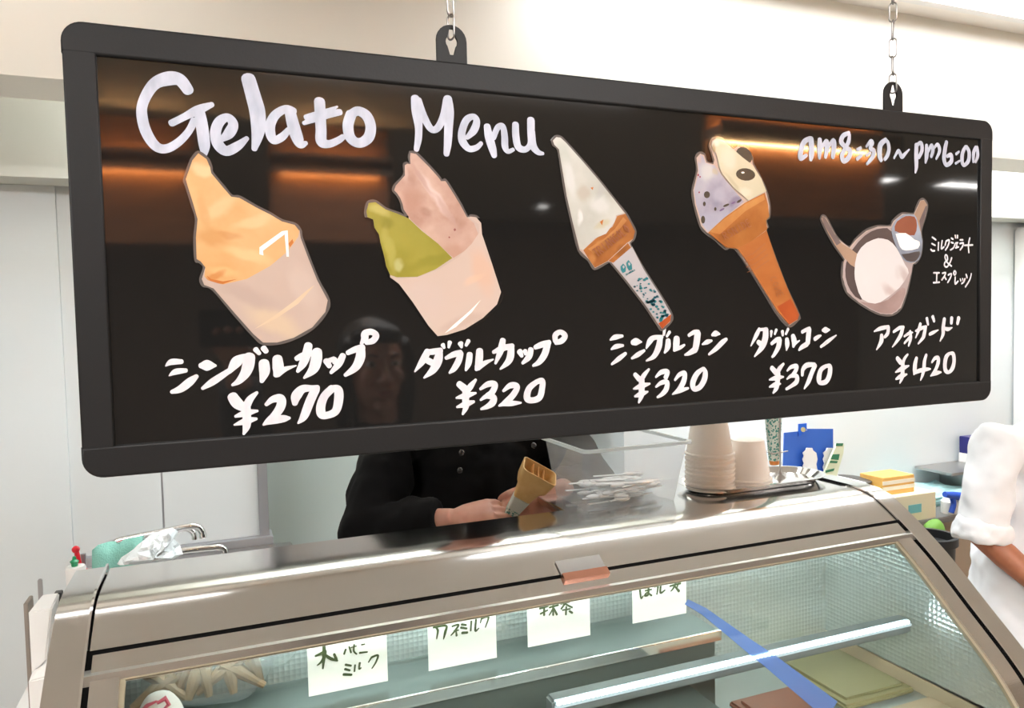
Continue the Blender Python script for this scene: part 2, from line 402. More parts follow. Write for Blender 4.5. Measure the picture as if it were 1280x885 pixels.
def write(name, crops, m, label, parent=board, plane=0.0022, wk=1.0):
    labels = label if isinstance(label, (list, tuple)) else [label]
    SY[0] = .0020
    for ci, (ox, oy, sc, S) in enumerate(crops):
        bm = bmesh.new()
        for st in S:
            P = []
            for x, y, wd in st:
                p = at(ox+x/sc, oy+y/sc, 1, plane); dist = (p-CAM).dot(CF)
                P.append((p.x, p.z, wd*wk/sc*dist/FPX*1.04))
            ribbon(bm, P, None)
        me = bpy.data.meshes.new(name)
        for f in bm.faces:
            f.normal_update()
            if f.normal.y > 0: f.normal_flip()
        bm.to_mesh(me); bm.free()
        link(name, me, m, parent, label=labels[min(ci, len(labels)-1)])
A = (160, 80, 6.806)
write('lettering', [(*A, [[(512,225,95),(440,135,110),(340,125,120),(215,180,95),(125,340,85),(125,480,90),(170,610,92),(245,705,85),(330,720,75),(430,665,68),(515,575,60),(565,480,62)],
    [(370,505,60),(480,450,60),(600,390,78),(715,345,45)], [(608,410,90),(625,500,100),(642,620,100),(650,700,90),(648,765,55)],
    [(800,640,50),(860,590,90),(895,515,85),(850,455,70),(780,490,85),(745,580,90),(765,680,95),(835,740,88),(930,700,78),(1012,632,40)]]),
  (60, 0, 3.048, [[(763,300,54),(783,370,58),(798,430,60),(800,500,50),(786,568,22)]]),
  (320, 100, 8, [[(375,315,80),(300,290,80),(200,345,90),(145,440,100),(145,540,100),(180,605,80),(260,570,80),(325,500,60)], [(345,340,115),(372,450,125),(405,560,125),(445,640,95),(500,632,45)],
    [(635,215,112),(642,350,112),(650,500,110),(655,615,112),(730,640,80),(820,605,70),(870,570,60)], [(478,432,42),(600,385,70),(750,340,75),(840,322,65)], [(500,375,60),(600,345,60),(750,295,40),(812,268,22)],
    [(950,345,110),(920,450,112),(935,560,110),(990,620,100),(1060,625,100),(1130,565,110),(1145,460,110),(1105,360,110),(1020,312,95),(950,345,90)]]),
  (500, 105, 6.4, [[(120,115,72),(135,220,92),(148,350,65),(145,440,60),(130,525,45)], [(145,130,60),(180,240,65),(230,340,60),(268,368,55),(310,340,60),(350,250,65),(375,130,70)], [(380,120,76),(392,220,82),(387,350,75),(380,480,66),(370,562,50)],
    [(535,430,38),(590,370,65),(612,300,60),(585,262,50),(530,290,60),(495,380,65),(500,460,70),(550,518,55),(610,510,48),(648,475,36)],
    [(695,340,60),(712,430,75),(738,520,70),(752,575,50)], [(745,430,50),(780,350,50),(820,342,52),(835,420,60),(838,500,60),(862,540,42),(905,525,32)],
    [(922,325,60),(925,420,64),(945,505,62),(1000,525,50),(1040,480,50),(1045,380,66),(1045,290,68)], [(1047,380,70),(1060,490,70),(1100,545,50),(1142,558,28)]])],
  MARKERB, ['letters Ge of the heading', 'letter l of the heading', 'letters ato of the heading', 'word Menu of the heading'], wk=.93)
write('lettering', [(985, 155, 10.24, [[(280,185,60),(205,230,68),(165,340,78),(160,440,64),(235,400,45)], [(292,190,80),(300,300,84),(298,400,80),(290,458,50)],
    [(405,200,65),(405,320,80),(400,440,42)], [(430,300,45),(490,220,58),(498,300,78),(478,425,48)], [(510,300,40),(580,210,58),(585,310,78),(572,425,58)],
    [(780,115,52),(705,150,60),(680,230,72),(740,300,60),(795,350,70),(775,430,66),(712,475,64),(690,400,66),(738,300,56),(775,220,58),(785,135,45)],
    [(888,332,48),(930,305,42)], [(882,450,48),(938,400,44)], [(1000,290,32),(1055,222,50),(1080,245,50),(1050,310,55),(1098,345,58),(1080,420,62),(1008,515,36)], [(1000,405,32),(1050,370,38)],
    [(1250,200,55),(1180,270,76),(1170,400,76),(1190,465,56)]]),
  (1105, 165, 9.846, [[(10,95,40),(45,130,50),(58,210,54),(38,290,54),(5,338,44)], [(120,322,28),(165,240,42),(185,240,44),(215,305,54),(260,265,40),(308,215,18)],
    [(395,160,62),(393,300,66),(395,420,58),(382,500,28)], [(400,165,45),(450,135,50),(465,220,56),(425,315,46)], [(520,165,48),(522,280,66),(507,378,30)], [(535,250,38),(580,165,46),(598,225,58),(577,305,42)], [(610,200,30),(655,155,46),(680,230,52),(638,332,32)],
    [(765,125,52),(745,220,62),(735,340,62),(765,405,54),(825,360,58),(820,285,56),(772,300,44)], [(882,272,36),(920,242,28)], [(876,388,32),(926,357,28)],
    [(1000,182,46),(962,260,58),(957,370,58),(985,408,46),(1035,350,58),(1042,250,58),(1010,182,46)], [(1125,188,46),(1098,260,54),(1095,370,36)], [(1140,188,46),(1148,290,52),(1120,372,34)]])],
  MARKERB, ['opening hours am8:30', 'closing hours pm6:00'])
write('lettering', [(200, 400, 9.121, [[(65,525,14),(130,480,66),(245,475,54)], [(105,635,14),(180,590,66),(295,575,48)], [(135,820,44),(235,785,80),(340,705,88),(418,640,46)],
    [(465,520,60),(540,517,120),(635,520,28)], [(485,780,36),(600,705,76),(750,605,64),(800,570,56)], [(790,590,50),(870,480,115),(945,425,70),(1050,412,60)], [(1020,420,120),(1005,520,125),(970,610,105),(900,695,70),(825,742,30)],
    [(1090,335,58),(1133,383,42)], [(1180,320,64),(1210,358,56)], [(1185,490,110),(1190,590,112),(1160,700,46)]]),
   (340, 400, 9.121, [[(62,440,105),(70,560,118),(45,630,60)], [(60,610,85),(150,560,56),(275,520,14)], [(280,440,56),(370,400,72),(530,362,58)], [(415,290,88),(390,400,98),(350,500,86),(292,585,38)], [(515,360,105),(505,450,122),(470,560,105),(365,660,25)],
    [(615,465,66),(655,525,56)], [(712,445,58),(708,490,38)], [(640,470,60),(705,440,50)], [(808,405,68),(760,500,78),(672,600,38)], [(862,375,52),(950,335,70),(1030,315,80)], [(1012,320,92),(1005,430,105),(950,540,88),(835,628,42)],
    [(1015,268,32),(1055,210,80),(1060,155,78),(1130,135,68),(1185,175,72),(1150,235,70),(1075,255,56)]]),
   (280, 470, 8, [[(85,205,95),(130,270,105),(195,315,80)], [(330,165,30),(262,230,66),(222,305,76)], [(225,285,72),(228,400,78),(225,500,72),(197,580,24)], [(115,403,28),(220,370,66),(335,348,24)], [(103,488,18),(220,450,66),(325,427,26)],
    [(422,285,36),(490,232,66),(565,228,86),(568,300,86),(510,390,76),(440,450,56),(392,488,20)], [(405,478,28),(500,440,76),(600,425,68),(655,420,28)],
    [(708,275,54),(722,200,96),(785,130,78),(880,122,58),(935,118,56)], [(915,130,84),(860,250,86),(800,400,76),(742,470,20)],
    [(1080,125,75),(1005,200,78),(968,300,86),(975,378,86),(1030,392,68),(1115,350,78),(1145,240,88),(1140,140,84),(1080,122,60)]])],
  MARKER, ['first katakana of single cup', 'last katakana of single cup', 'price 270 yen'])
write('lettering', [(510, 400, 6.095, [[(150,240,50),(112,310,52),(52,393,12)], [(150,245,40),(200,240,46),(250,232,42)], [(240,245,50),(226,310,70),(190,380,56),(122,440,14)], [(152,310,48),(188,328,48)], [(265,190,34),(275,212,20)], [(318,170,34),(310,208,20)],
    [(290,290,28),(350,262,44),(400,250,44)], [(400,255,46),(385,310,50),(352,368,44),(316,402,18)], [(400,180,44),(408,208,20)], [(460,160,34),(442,193,24)], [(470,262,46),(460,330,48),(440,382,20)], [(545,235,54),(540,310,58),(520,378,28)], [(530,358,56),(590,325,34),(648,300,12)],
    [(650,245,28),(720,215,46),(795,198,38)], [(722,155,46),(706,230,52),(666,330,20)], [(785,200,48),(780,275,58),(758,322,48),(702,374,14)], [(850,240,46),(866,275,28)], [(890,237,38),(895,260,24)], [(935,225,44),(920,280,48),(872,328,24)],
    [(968,208,34),(1020,187,46),(1075,172,40)], [(1062,185,52),(1040,260,54),(1000,318,44),(952,348,20)], [(1122,160,40),(1122,115,44),(1160,92,38),(1195,120,44),(1170,158,44),(1125,172,35)],
    [(388,487,48),(430,522,56)], [(515,455,20),(480,500,44),(450,540,46)], [(440,530,52),(438,600,54),(440,660,46),(416,717,18)], [(368,594,18),(440,575,46),(516,556,16)], [(373,663,18),(440,640,46),(500,622,22)],
    [(550,525,22),(610,488,44),(662,492,44),(640,550,48),(600,575,36)], [(552,608,18),(600,580,38),(650,590,48),(642,630,54),(600,660,38),(555,678,18)],
    [(725,540,22),(780,498,44),(830,508,44),(800,570,48),(740,628,44),(692,653,14)], [(702,648,14),(780,635,42),(860,630,14)], [(980,470,38),(922,520,48),(905,590,54),(940,612,44),(1000,590,48),(1020,520,48),(1020,465,46),(980,470,38)]])],
  MARKER, 'white handwriting reading double cup 320 yen in katakana')
write('lettering', [(755, 400, 8, [[(62,198,18),(110,172,52),(185,160,28)], [(72,293,18),(120,265,48),(190,255,28)], [(77,442,24),(150,385,48),(215,335,34)], [(285,225,52),(322,217,72),(376,220,14)], [(277,383,24),(340,345,48),(402,305,28)],
    [(422,283,18),(455,215,58),(495,178,50),(580,170,38)], [(560,185,60),(545,270,68),(500,360,52),(422,408,18)], [(605,90,34),(597,148,28)], [(655,120,34),(627,163,28)], [(640,205,55),(635,270,62),(606,326,24)], [(725,185,68),(720,250,72),(700,305,28)], [(702,298,38),(760,275,38),(802,250,24)],
    [(847,153,34),(900,122,44),(940,125,55)], [(935,135,72),(925,220,72),(912,290,66)], [(910,295,66),(850,332,44),(808,348,20)], [(982,243,18),(1030,220,48),(1075,207,24)], [(1080,150,28),(1115,135,58),(1155,140,18)], [(1048,343,24),(1120,285,48),(1180,225,52),(1222,192,34)],
    [(308,545,44),(350,590,56)], [(448,492,24),(400,550,48),(370,600,48)], [(375,590,62),(375,680,66),(370,760,56),(346,826,20)], [(294,688,18),(370,660,56),(456,636,20)], [(308,763,24),(370,740,56),(436,716,18)],
    [(516,570,22),(570,522,48),(632,517,48),(615,575,50)], [(517,668,22),(570,628,44),(628,622,48),(620,690,56),(580,740,44),(532,772,24)], [(707,600,24),(750,548,44),(803,532,48),(795,610,58),(750,690,52),(682,743,14)], [(694,738,18),(760,705,46),(840,682,24)],
    [(990,485,36),(925,540,56),(885,630,62),(900,688,52),(955,670,56),(998,600,62),(1010,530,56),(995,485,36)]])],
  MARKER, 'white handwriting reading single cone 320 yen in katakana')
write('lettering', [(930, 395, 9.83, [[(188,162,48),(148,240,56),(84,366,18)], [(175,170,38),(280,160,38)], [(265,170,78),(260,270,86),(220,380,76),(128,498,18)], [(172,320,56),(200,340,66)], [(335,190,44),(330,252,24)], [(395,170,38),(377,223,28)], [(337,340,42),(400,292,56),(440,280,50)], [(432,295,76),(420,380,66),(372,470,48),(345,502,32)],
    [(470,190,46),(475,236,34)], [(540,160,38),(512,222,34)], [(525,285,54),(530,350,66),(520,420,18)], [(600,245,62),(614,310,76),(605,375,38)], [(620,340,46),(682,300,14)], [(712,195,44),(770,165,46),(805,150,40)], [(797,165,70),(787,270,72),(782,330,66)], [(770,345,64),(712,380,56),(673,418,28)],
    [(868,283,52),(910,255,46),(942,240,24)], [(965,175,38),(1000,172,74),(1050,170,18)], [(942,378,34),(1030,310,48),(1130,237,18)]]),
   (950, 440, 11.64, [[(168,232,72),(230,300,84)], [(340,172,38),(282,240,70),(252,305,70)], [(260,310,80),(255,400,82),(235,520,76),(188,596,28)], [(134,403,24),(240,375,76),(340,361,24)], [(134,508,24),(220,475,76),(295,461,24)], [(392,273,28),(450,218,56),(528,208,66),(510,280,66),(460,338,46)],
    [(388,393,24),(450,348,56),(528,352,66),(528,430,76),(460,488,56),(380,538,44)], [(612,338,46),(622,250,66),(680,192,76),(790,182,58)], [(797,195,72),(750,300,76),(700,430,72),(640,532,24)], [(960,202,56),(882,260,72),(852,380,86),(872,446,66),(958,428,76),(1006,330,82),(1012,215,76),(960,202,50)]])],
  MARKER, ['katakana double cone', 'price 370 yen'])
write('lettering', [(1080, 385, 9.83, [[(124,288,18),(200,252,52),(300,230,42)], [(298,240,50),(290,310,52),(252,358,38)], [(215,335,52),(210,410,62),(152,512,18)], [(362,293,34),(430,247,46),(485,235,38)], [(473,245,52),(450,330,56),(400,410,42),(348,478,18)], [(494,348,28),(550,312,38),(596,300,18)], [(565,285,34),(570,370,50),(546,465,24)], [(560,360,38),(494,433,28)],
    [(634,283,28),(700,250,46),(765,225,28)], [(690,195,44),(670,270,46),(632,366,18)], [(753,235,48),(735,330,56),(718,372,46),(663,438,24)], [(770,128,44),(785,202,34)], [(840,108,48),(860,162,38)], [(804,323,38),(850,300,42),(910,270,14)],
    [(985,135,52),(970,240,56),(968,320,52),(932,406,18)], [(990,250,38),(1030,260,48),(1080,240,14)], [(1075,123,52),(1070,186,46)], [(1160,123,56),(1145,191,44)]]),
   (1105, 430, 12.19, [[(198,217,68),(250,280,80)], [(358,157,34),(310,220,52),(285,288,56)], [(283,285,70),(280,380,76),(273,500,70),(237,596,24)], [(174,428,24),(270,375,76),(375,331,24)], [(179,533,34),(260,490,76),(345,461,24)], [(492,214,56),(470,300,76),(462,400,76),(452,464,28)], [(455,438,56),(560,400,66),(650,385,56),(705,380,24)], [(640,164,48),(612,260,66),(602,380,70),(582,470,56),(552,551,24)],
    [(724,278,34),(770,217,56),(818,214,66),(820,280,70),(790,370,62),(750,440,56),(704,488,20)], [(724,478,28),(800,440,66),(864,430,24)], [(990,143,48),(942,200,76),(922,310,76),(932,398,76),(980,428,56),(1036,370,76),(1062,260,70),(1047,152,66),(990,143,40)]])],
  MARKER, ['katakana affogato', 'price 420 yen'])
def thin(w_, *L): return [[(x, y, w_) for x, y in s] for s in L]
write('lettering', [(1150, 285, 11.06, thin(24, [(168,127),(218,163)], [(162,215),(208,240)], [(147,295),(170,315),(200,315)], [(255,200),(250,308)], [(305,175),(293,285),(328,260)], [(360,180),(345,240)], [(360,182),(402,168),(388,240),(350,306)],
     [(430,140),(455,155)], [(430,198),(458,208)], [(420,303),(460,275),(482,222)], [(485,102),(490,138)], [(515,102),(515,138)], [(490,207),(520,205)], [(508,207),(505,268)], [(490,275),(530,262)], [(552,165),(590,165)], [(550,215),(596,208),(582,260),(552,303)], [(612,240),(725,235)], [(685,138),(667,230),(672,340)],
     [(435,412),(410,480),(370,538),(335,520),(340,480),(375,440),(370,385),(347,375),(345,420),(375,480),(432,528)], [(185,620),(262,620)], [(230,622),(225,750)], [(182,757),(265,750)], [(307,625),(350,620),(330,670),(297,718)], [(335,672),(358,713)], [(387,650),(430,632),(415,690),(378,752)], [(475,592),(460,625),(475,650),(492,620),(478,592)],
     [(482,677),(482,773),(522,735)], [(550,706),(558,732)], [(583,700),(588,722)], [(618,700),(600,745),(570,768)], [(632,640),(645,688)], [(705,632),(680,720),(622,815)]))],
  MARKER, 'small white handwriting reading milk gelato and espresso')

# ---- photo cutouts stuck on the board
def pts_at(crop, L, plane=.0022): 
    ox, oy, sc = crop; out = []
    for x, y in L:
        p = at(ox+x/sc, oy+y/sc, 1, plane); out.append((p.x, p.z))
    return out
def flat(name, P, y, m, parent, th=.0003, smoothn=0, **k):
    if smoothn:
        Q = list(P)+[P[0], ]; Q = smooth_path(Q, smoothn)[:-1]; P = Q
    tri = tessellate_polygon([[Vector((p[0], p[1], 0)) for p in P]])
    n = len(P); V = [(p[0], y, p[1]) for p in P]+[(p[0], y+th, p[1]) for p in P]
    F = [tuple(t) for t in tri]+[tuple(n+i for i in reversed(t)) for t in tri]+[(i, (i+1) % n, n+(i+1) % n, n+i) for i in range(n)]
    me = bpy.data.meshes.new(name); me.from_pydata(V, [], F); me.validate()
    bm = bmesh.new(); bm.from_mesh(me); bmesh.ops.recalc_face_normals(bm, faces=bm.faces); bm.to_mesh(me); bm.free()
    return link(name, me, m, parent, **k)
def grow(P, d):
    a = sum(P[i][0]*P[(i+1) % len(P)][1]-P[(i+1) % len(P)][0]*P[i][1] for i in range(len(P))); s = 1 if a > 0 else -1
    out = []
    for i in range(len(P)):
        p0, p1, p2 = P[i-1], P[i], P[(i+1) % len(P)]
        v1 = Vector((p1[0]-p0[0], p1[1]-p0[1])); v2 = Vector((p2[0]-p1[0], p2[1]-p1[1]))
        if v1.length < 1e-9 or v2.length < 1e-9: out.append(p1); continue
        nv = (Vector((v1.y, -v1.x)).normalized()+Vector((v2.y, -v2.x)).normalized())
        nv = nv.normalized() if nv.length > .2 else Vector((v2.y, -v2.x)).normalized()
        out.append((p1[0]+nv.x*d*s, p1[1]+nv.y*d*s))
    return out
INKK = .62
def ink(r, g, b): return tuple(c*INKK for c in srgb(r, g, b))
def printm(name, c1, c2, scale, amt=.25, rough=.25, stretch=(1, 1, 1), c3=None):
    m = mat(name, ink(*c1), rough, coat=.35, noise=(scale, amt), col2=ink(*c2), stretch=stretch)
    if c3 is not None and 'c3' not in m:
        m['c3'] = 1; r = [n for n in m.node_tree.nodes if n.type == 'VALTORGB'][0]; e = r.color_ramp.elements.new(.5); e.color = (*ink(*c3), 1)
    return m
def blobs(m, crop, L):
    nt = m.node_tree; b = nt.nodes['Principled BSDF']; lk = b.inputs['Base Color'].links; src = lk[0].from_socket
    tc = nt.nodes.new('ShaderNodeTexCoord'); ns = nt.nodes.new('ShaderNodeTexNoise'); ns.inputs['Scale'].default_value = 45; nt.links.new(tc.outputs['Object'], ns.inputs['Vector'])
    sb = nt.nodes.new('ShaderNodeVectorMath'); sb.operation = 'SUBTRACT'; sb.inputs[1].default_value = (.5, .5, .5); nt.links.new(ns.outputs['Color'], sb.inputs[0])
    sc = nt.nodes.new('ShaderNodeVectorMath'); sc.operation = 'SCALE'; sc.inputs['Scale'].default_value = .012; nt.links.new(sb.outputs[0], sc.inputs[0])
    ad = nt.nodes.new('ShaderNodeVectorMath'); ad.operation = 'ADD'; nt.links.new(tc.outputs['Object'], ad.inputs[0]); nt.links.new(sc.outputs[0], ad.inputs[1])
    for x, y, rx, ry, rot, col, amt in L:
        p = at(crop[0]+x/crop[2], crop[1]+y/crop[2], 1, .001); k = (p-CAM).dot(CF)/FPX/crop[2]
        s1 = nt.nodes.new('ShaderNodeVectorMath'); s1.operation = 'SUBTRACT'; s1.inputs[1].default_value = (p.x, 0, p.z); nt.links.new(ad.outputs[0], s1.inputs[0])
        mp = nt.nodes.new('ShaderNodeMapping'); mp.vector_type = 'TEXTURE'; mp.inputs['Rotation'].default_value = (0, rot, 0); mp.inputs['Scale'].default_value = (rx*k, 1, ry*k); nt.links.new(s1.outputs[0], mp.inputs[0])
        fl = nt.nodes.new('ShaderNodeVectorMath'); fl.operation = 'MULTIPLY'; fl.inputs[1].default_value = (1, 0, 1); nt.links.new(mp.outputs[0], fl.inputs[0])
        ln = nt.nodes.new('ShaderNodeVectorMath'); ln.operation = 'LENGTH'; nt.links.new(fl.outputs[0], ln.inputs[0])
        mr = nt.nodes.new('ShaderNodeMapRange'); mr.interpolation_type = 'SMOOTHSTEP'; mr.inputs['From Min'].default_value = .35; mr.inputs['From Max'].default_value = 1.15; mr.inputs['To Min'].default_value = amt; mr.inputs['To Max'].default_value = 0
        nt.links.new(ln.outputs['Value'], mr.inputs['Value'])
        mx = nt.nodes.new('ShaderNodeMix'); mx.data_type = 'RGBA'; mx.inputs[7].default_value = (*ink(*col), 1); nt.links.new(src, mx.inputs[6]); nt.links.new(mr.outputs[0], mx.inputs[0]); src = mx.outputs[2]
    nt.links.new(src, b.inputs['Base Color'])
def cutout(label, crop, outline, layers, base=None):
    P = pts_at(crop, outline); c = (sum(p[0] for p in P)/len(P), sum(p[1] for p in P)/len(P))
    t = thing('photo_cutout', label, 'photo cutout', (c[0], .0022, c[1]), 'laminated dessert photos stuck on the menu board')
    flat('laminate_backing', smooth_path(grow(P, .0024)+[grow(P, .0024)[0]], 4)[:-1], .0014, LAMINATE, t, .0008, label='clear grey laminate rim')
    y = .0012
    flat('print_base', P, y-.00004, base or CUPP, t, .00004)
    for nm, pl, m, sm in layers:
        y -= .00009; flat(nm, pts_at(crop, pl), y, m, t, .00008, smoothn=sm)
    return t
PEACH = printm('peach_gelato_print', (250, 205, 150), (232, 176, 112), 22, .22, c3=(244, 192, 134))
CUPP = printm('cup_print', (226, 202, 188), (206, 182, 170), 9, .5)
CUPP2 = printm('pink_cup_print', (232, 208, 196), (222, 196, 180), 7, .5)
cr = (220, 180, 3.405)
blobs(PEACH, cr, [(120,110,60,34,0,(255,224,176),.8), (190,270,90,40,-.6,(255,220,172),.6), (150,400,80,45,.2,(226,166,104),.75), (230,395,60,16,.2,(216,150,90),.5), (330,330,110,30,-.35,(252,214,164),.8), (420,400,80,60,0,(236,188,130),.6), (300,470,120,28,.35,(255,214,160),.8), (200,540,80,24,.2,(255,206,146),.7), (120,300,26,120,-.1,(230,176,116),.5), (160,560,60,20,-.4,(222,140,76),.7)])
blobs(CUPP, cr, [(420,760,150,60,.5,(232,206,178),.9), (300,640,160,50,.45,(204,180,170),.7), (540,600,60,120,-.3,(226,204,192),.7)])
gel = [(70,70),(95,40),(130,65),(145,100),(150,125),(200,185),(235,225),(270,230),(340,270),(400,300),(450,330),(505,345),(525,370),(520,400),(500,430),(460,470),(400,520),(300,575),(200,598),(150,590),(120,570),(125,525),(105,500),(88,490),(85,400),(92,320),(75,260),(50,180),(42,150)]
cupo = [(118,555),(110,575),(120,600),(160,615),(250,720),(330,810),(370,845),(430,845),(500,825),(580,780),(635,715),(645,665),(600,580),(560,480),(530,400),(525,365),(512,350)]
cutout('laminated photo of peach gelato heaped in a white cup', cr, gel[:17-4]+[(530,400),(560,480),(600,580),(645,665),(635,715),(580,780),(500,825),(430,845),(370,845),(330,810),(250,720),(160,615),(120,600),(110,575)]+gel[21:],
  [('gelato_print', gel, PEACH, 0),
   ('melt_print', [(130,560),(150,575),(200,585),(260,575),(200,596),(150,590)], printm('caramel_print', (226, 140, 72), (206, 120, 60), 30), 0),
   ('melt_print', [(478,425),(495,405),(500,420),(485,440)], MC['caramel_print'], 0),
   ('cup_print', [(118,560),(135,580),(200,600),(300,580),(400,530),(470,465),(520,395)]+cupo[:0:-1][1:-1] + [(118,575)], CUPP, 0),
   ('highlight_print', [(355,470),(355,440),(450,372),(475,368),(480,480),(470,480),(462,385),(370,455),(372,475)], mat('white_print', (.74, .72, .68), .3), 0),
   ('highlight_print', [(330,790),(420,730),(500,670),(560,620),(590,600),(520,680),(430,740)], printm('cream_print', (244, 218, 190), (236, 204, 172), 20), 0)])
cr = (445, 180, 3.54)
pink = [(240,40),(265,45),(320,100),(365,150),(375,165),(395,165),(430,220),(460,270),(490,325),(520,350),(540,400),(500,460),(430,505),(380,460),(300,390),(240,335),(232,322),(210,290),(205,265),(195,240),(182,220),(168,205),(175,185),(215,140),(215,95),(225,88),(240,90),(238,60)]
green = [(45,300),(55,262),(85,258),(130,290),(190,312),(232,330),(290,385),(360,440),(425,505),(350,555),(270,588),(180,590),(150,580),(132,540),(122,490),(108,440),(100,400),(80,370),(75,335),(50,325)]
cup2 = [(150,585),(180,596),(270,590),(370,552),(450,502),(510,442),(543,392),(540,355),(500,328),(505,322),(530,325),(552,350),(556,400),(600,530),(640,655),(622,710),(560,770),(480,820),(400,845),(360,850),(320,805),(250,700),(190,620)]
PK = printm('pink_gelato_print', (228, 190, 172), (196, 150, 132), 40, .2, c3=(214, 172, 154)); GR = printm('green_gelato_print', (188, 178, 78), (150, 140, 44), 16, .25, c3=(172, 162, 62))
blobs(PK, cr, [(350,230,150,22,.95,(240,212,202),.85), (400,300,110,14,.95,(206,164,150),.6), (290,150,100,12,1.0,(198,152,138),.6), (250,250,60,70,.2,(198,150,130),.7), (310,300,34,30,0,(180,130,112),.6), (420,400,90,60,.6,(220,182,166),.5), (430,470,50,40,0,(206,158,136),.7), (215,120,20,60,0,(232,196,180),.6)])
blobs(GR, cr, [(100,290,60,24,.4,(206,196,110),.8), (140,350,40,34,0,(150,142,48),.7), (150,470,24,120,-.15,(198,188,96),.7), (250,430,120,80,.6,(176,166,66),.6), (330,520,120,30,-.3,(152,144,46),.5), (190,540,26,26,0,(214,208,140),.8)])
blobs(CUPP2, cr, [(560,560,60,120,-.3,(238,196,170),.7), (300,700,120,120,0,(226,204,194),.8), (470,790,120,30,-.3,(214,186,172),.7), (520,600,60,24,-.4,(246,206,178),.7)])
cutout('laminated photo of green and pink gelato in a white cup', cr, pink[:9]+cup2[9:]+[(150,590)]+green[12:]+green[:6]+pink[16:],
  [('gelato_print', pink, printm('pink_gelato_print', (228, 190, 172), (196, 150, 132), 26, .2, c3=(214, 172, 154)), 0),
   ('fleck_print', [(430,378),(437,373),(442,381),(434,387)], mat('fleck', srgb(120, 60, 50), .4), 0),
   ('fleck_print', [(407,412),(412,409),(416,415),(410,418)], MC['fleck'], 0),
   ('gelato_print', green, printm('green_gelato_print', (188, 178, 78), (150, 140, 44), 16, .25, c3=(172, 162, 62)), 0),
   ('cup_print', cup2, CUPP2, 0),
   ('highlight_print', [(390,838),(430,800),(500,740),(550,690),(510,745),(440,810)], MC['white_print'], 0)])
cr = (680, 160, 3.405)
WAF = printm('waffle_print', (206, 132, 66), (164, 92, 40), 40, .3)
WAFL = printm('waffle_light_print', (224, 158, 90), (196, 122, 62), 40, .3)
TEAL = mat('teal_ink', srgb(26, 104, 112), .3)
cone_out = [(36,55),(50,40),(68,42),(90,62),(160,140),(230,222),(300,310),(345,365),(365,400),(385,440),(378,472),(362,490),(375,520),(420,600),(500,725),(540,795),(535,825),(500,856),(480,830),(430,755),(350,650),(285,572),(270,568),(215,597),(190,560),(150,520),(120,400),(95,290),(75,170),(62,92),(42,72)]
WG = printm('white_gelato_print', (232, 230, 222), (204, 202, 192), 18, .2, c3=(220, 218, 208))
blobs(WG, cr, [(80,100,30,60,-.4,(206,208,196),.7), (110,220,30,100,-.2,(236,236,232),.8), (170,280,36,50,0,(208,196,178),.8), (240,330,60,50,.5,(240,240,236),.7), (250,410,50,16,-.4,(214,196,150),.6), (150,380,16,40,0,(250,248,244),.9), (170,450,40,50,0,(214,212,204),.6), (250,250,20,80,.6,(202,200,196),.6)])
blobs(WAF, cr, [(240,500,60,20,-.6,(226,160,94),.6), (330,520,50,24,-.5,(140,82,34),.7), (200,560,24,30,0,(220,150,84),.6)])
c1 = cutout('laminated photo of a white soft gelato in a tall wafer cone with teal paper sleeve', cr, cone_out,
  [('wafer_print', [(165,520),(220,470),(290,420),(310,375),(345,365),(365,400),(385,440),(378,472),(350,490),(270,566),(215,595),(190,560)], WAF, 0),
   ('wafer_print', [(185,515),(250,475),(300,430),(335,380),(350,395),(300,455),(210,535)], WAFL, 0),
   ('wafer_print', [(272,566),(355,490),(375,520),(302,575),(288,572)], WAF, 0),
   ('gelato_print', [(36,55),(50,40),(68,42),(90,62),(160,140),(230,222),(300,310),(338,362),(305,372),(298,400),(262,450),(215,470),(165,520),(150,515),(120,400),(95,290),(75,170),(62,92),(42,72)], printm('white_gelato_print', (232, 230, 222), (204, 202, 192), 18, .2, c3=(220, 218, 208)), 0),
   ('sauce_print', [(195,255),(208,252),(205,265)], MC['caramel_print'], 0),
   ('sauce_print', [(235,400),(250,390),(245,415)], MC['caramel_print'], 0),
   ('sleeve_print', [(290,576),(372,506),(420,600),(500,725),(538,792),(484,832),(430,755),(350,650)], printm('sleeve_paper_print', (214, 208, 210), (196, 190, 192), 10), 0),
   ('wafer_print', [(484,832),(538,793),(534,822),(500,855)], printm('wafer_tip_print', (206, 100, 50), (180, 80, 38), 30), 0),
   ('emblem_print', [(322,590),(334,577),(346,592),(344,612),(332,618),(324,606)], TEAL, 0),
   ('emblem_print', [(346,575),(356,562),(370,580),(372,602),(358,608),(350,594)], TEAL, 0),
   ('emblem_print', [(330,590),(336,585),(340,592),(335,600)], MC['sleeve_paper_print'], 0),
   ('emblem_print', [(354,576),(360,572),(364,582),(358,588)], MC['sleeve_paper_print'], 0)])
def cseg(*L, w_=5): return [[(x, y, w_) for x, y in s] for s in L]
# teal dots on the sleeve
for k in range(70):
    u, v = random.random(), random.random()**.8
    a = (372+(484-372)*v, 678+(828-678)*v); b = (418+(534-418)*v, 600+(788-600)*v)
    x, y = a[0]+(b[0]-a[0])*(.08+.84*u), a[1]+(b[1]-a[1])*(.08+.84*u); r = random.uniform(3, 8.5)
    n = random.choice((5, 6, 7)); q = random.random()*6
    flat('sleeve_dot', pts_at(cr, [(x+r*math.cos(q+2*PI*i/n), y+r*.8*math.sin(q+2*PI*i/n)) for i in range(n)]), -.0001-.0002*0, TEAL if k % 3 else mat('teal_dark_ink', srgb(14, 70, 84), .3), c1, .00006)
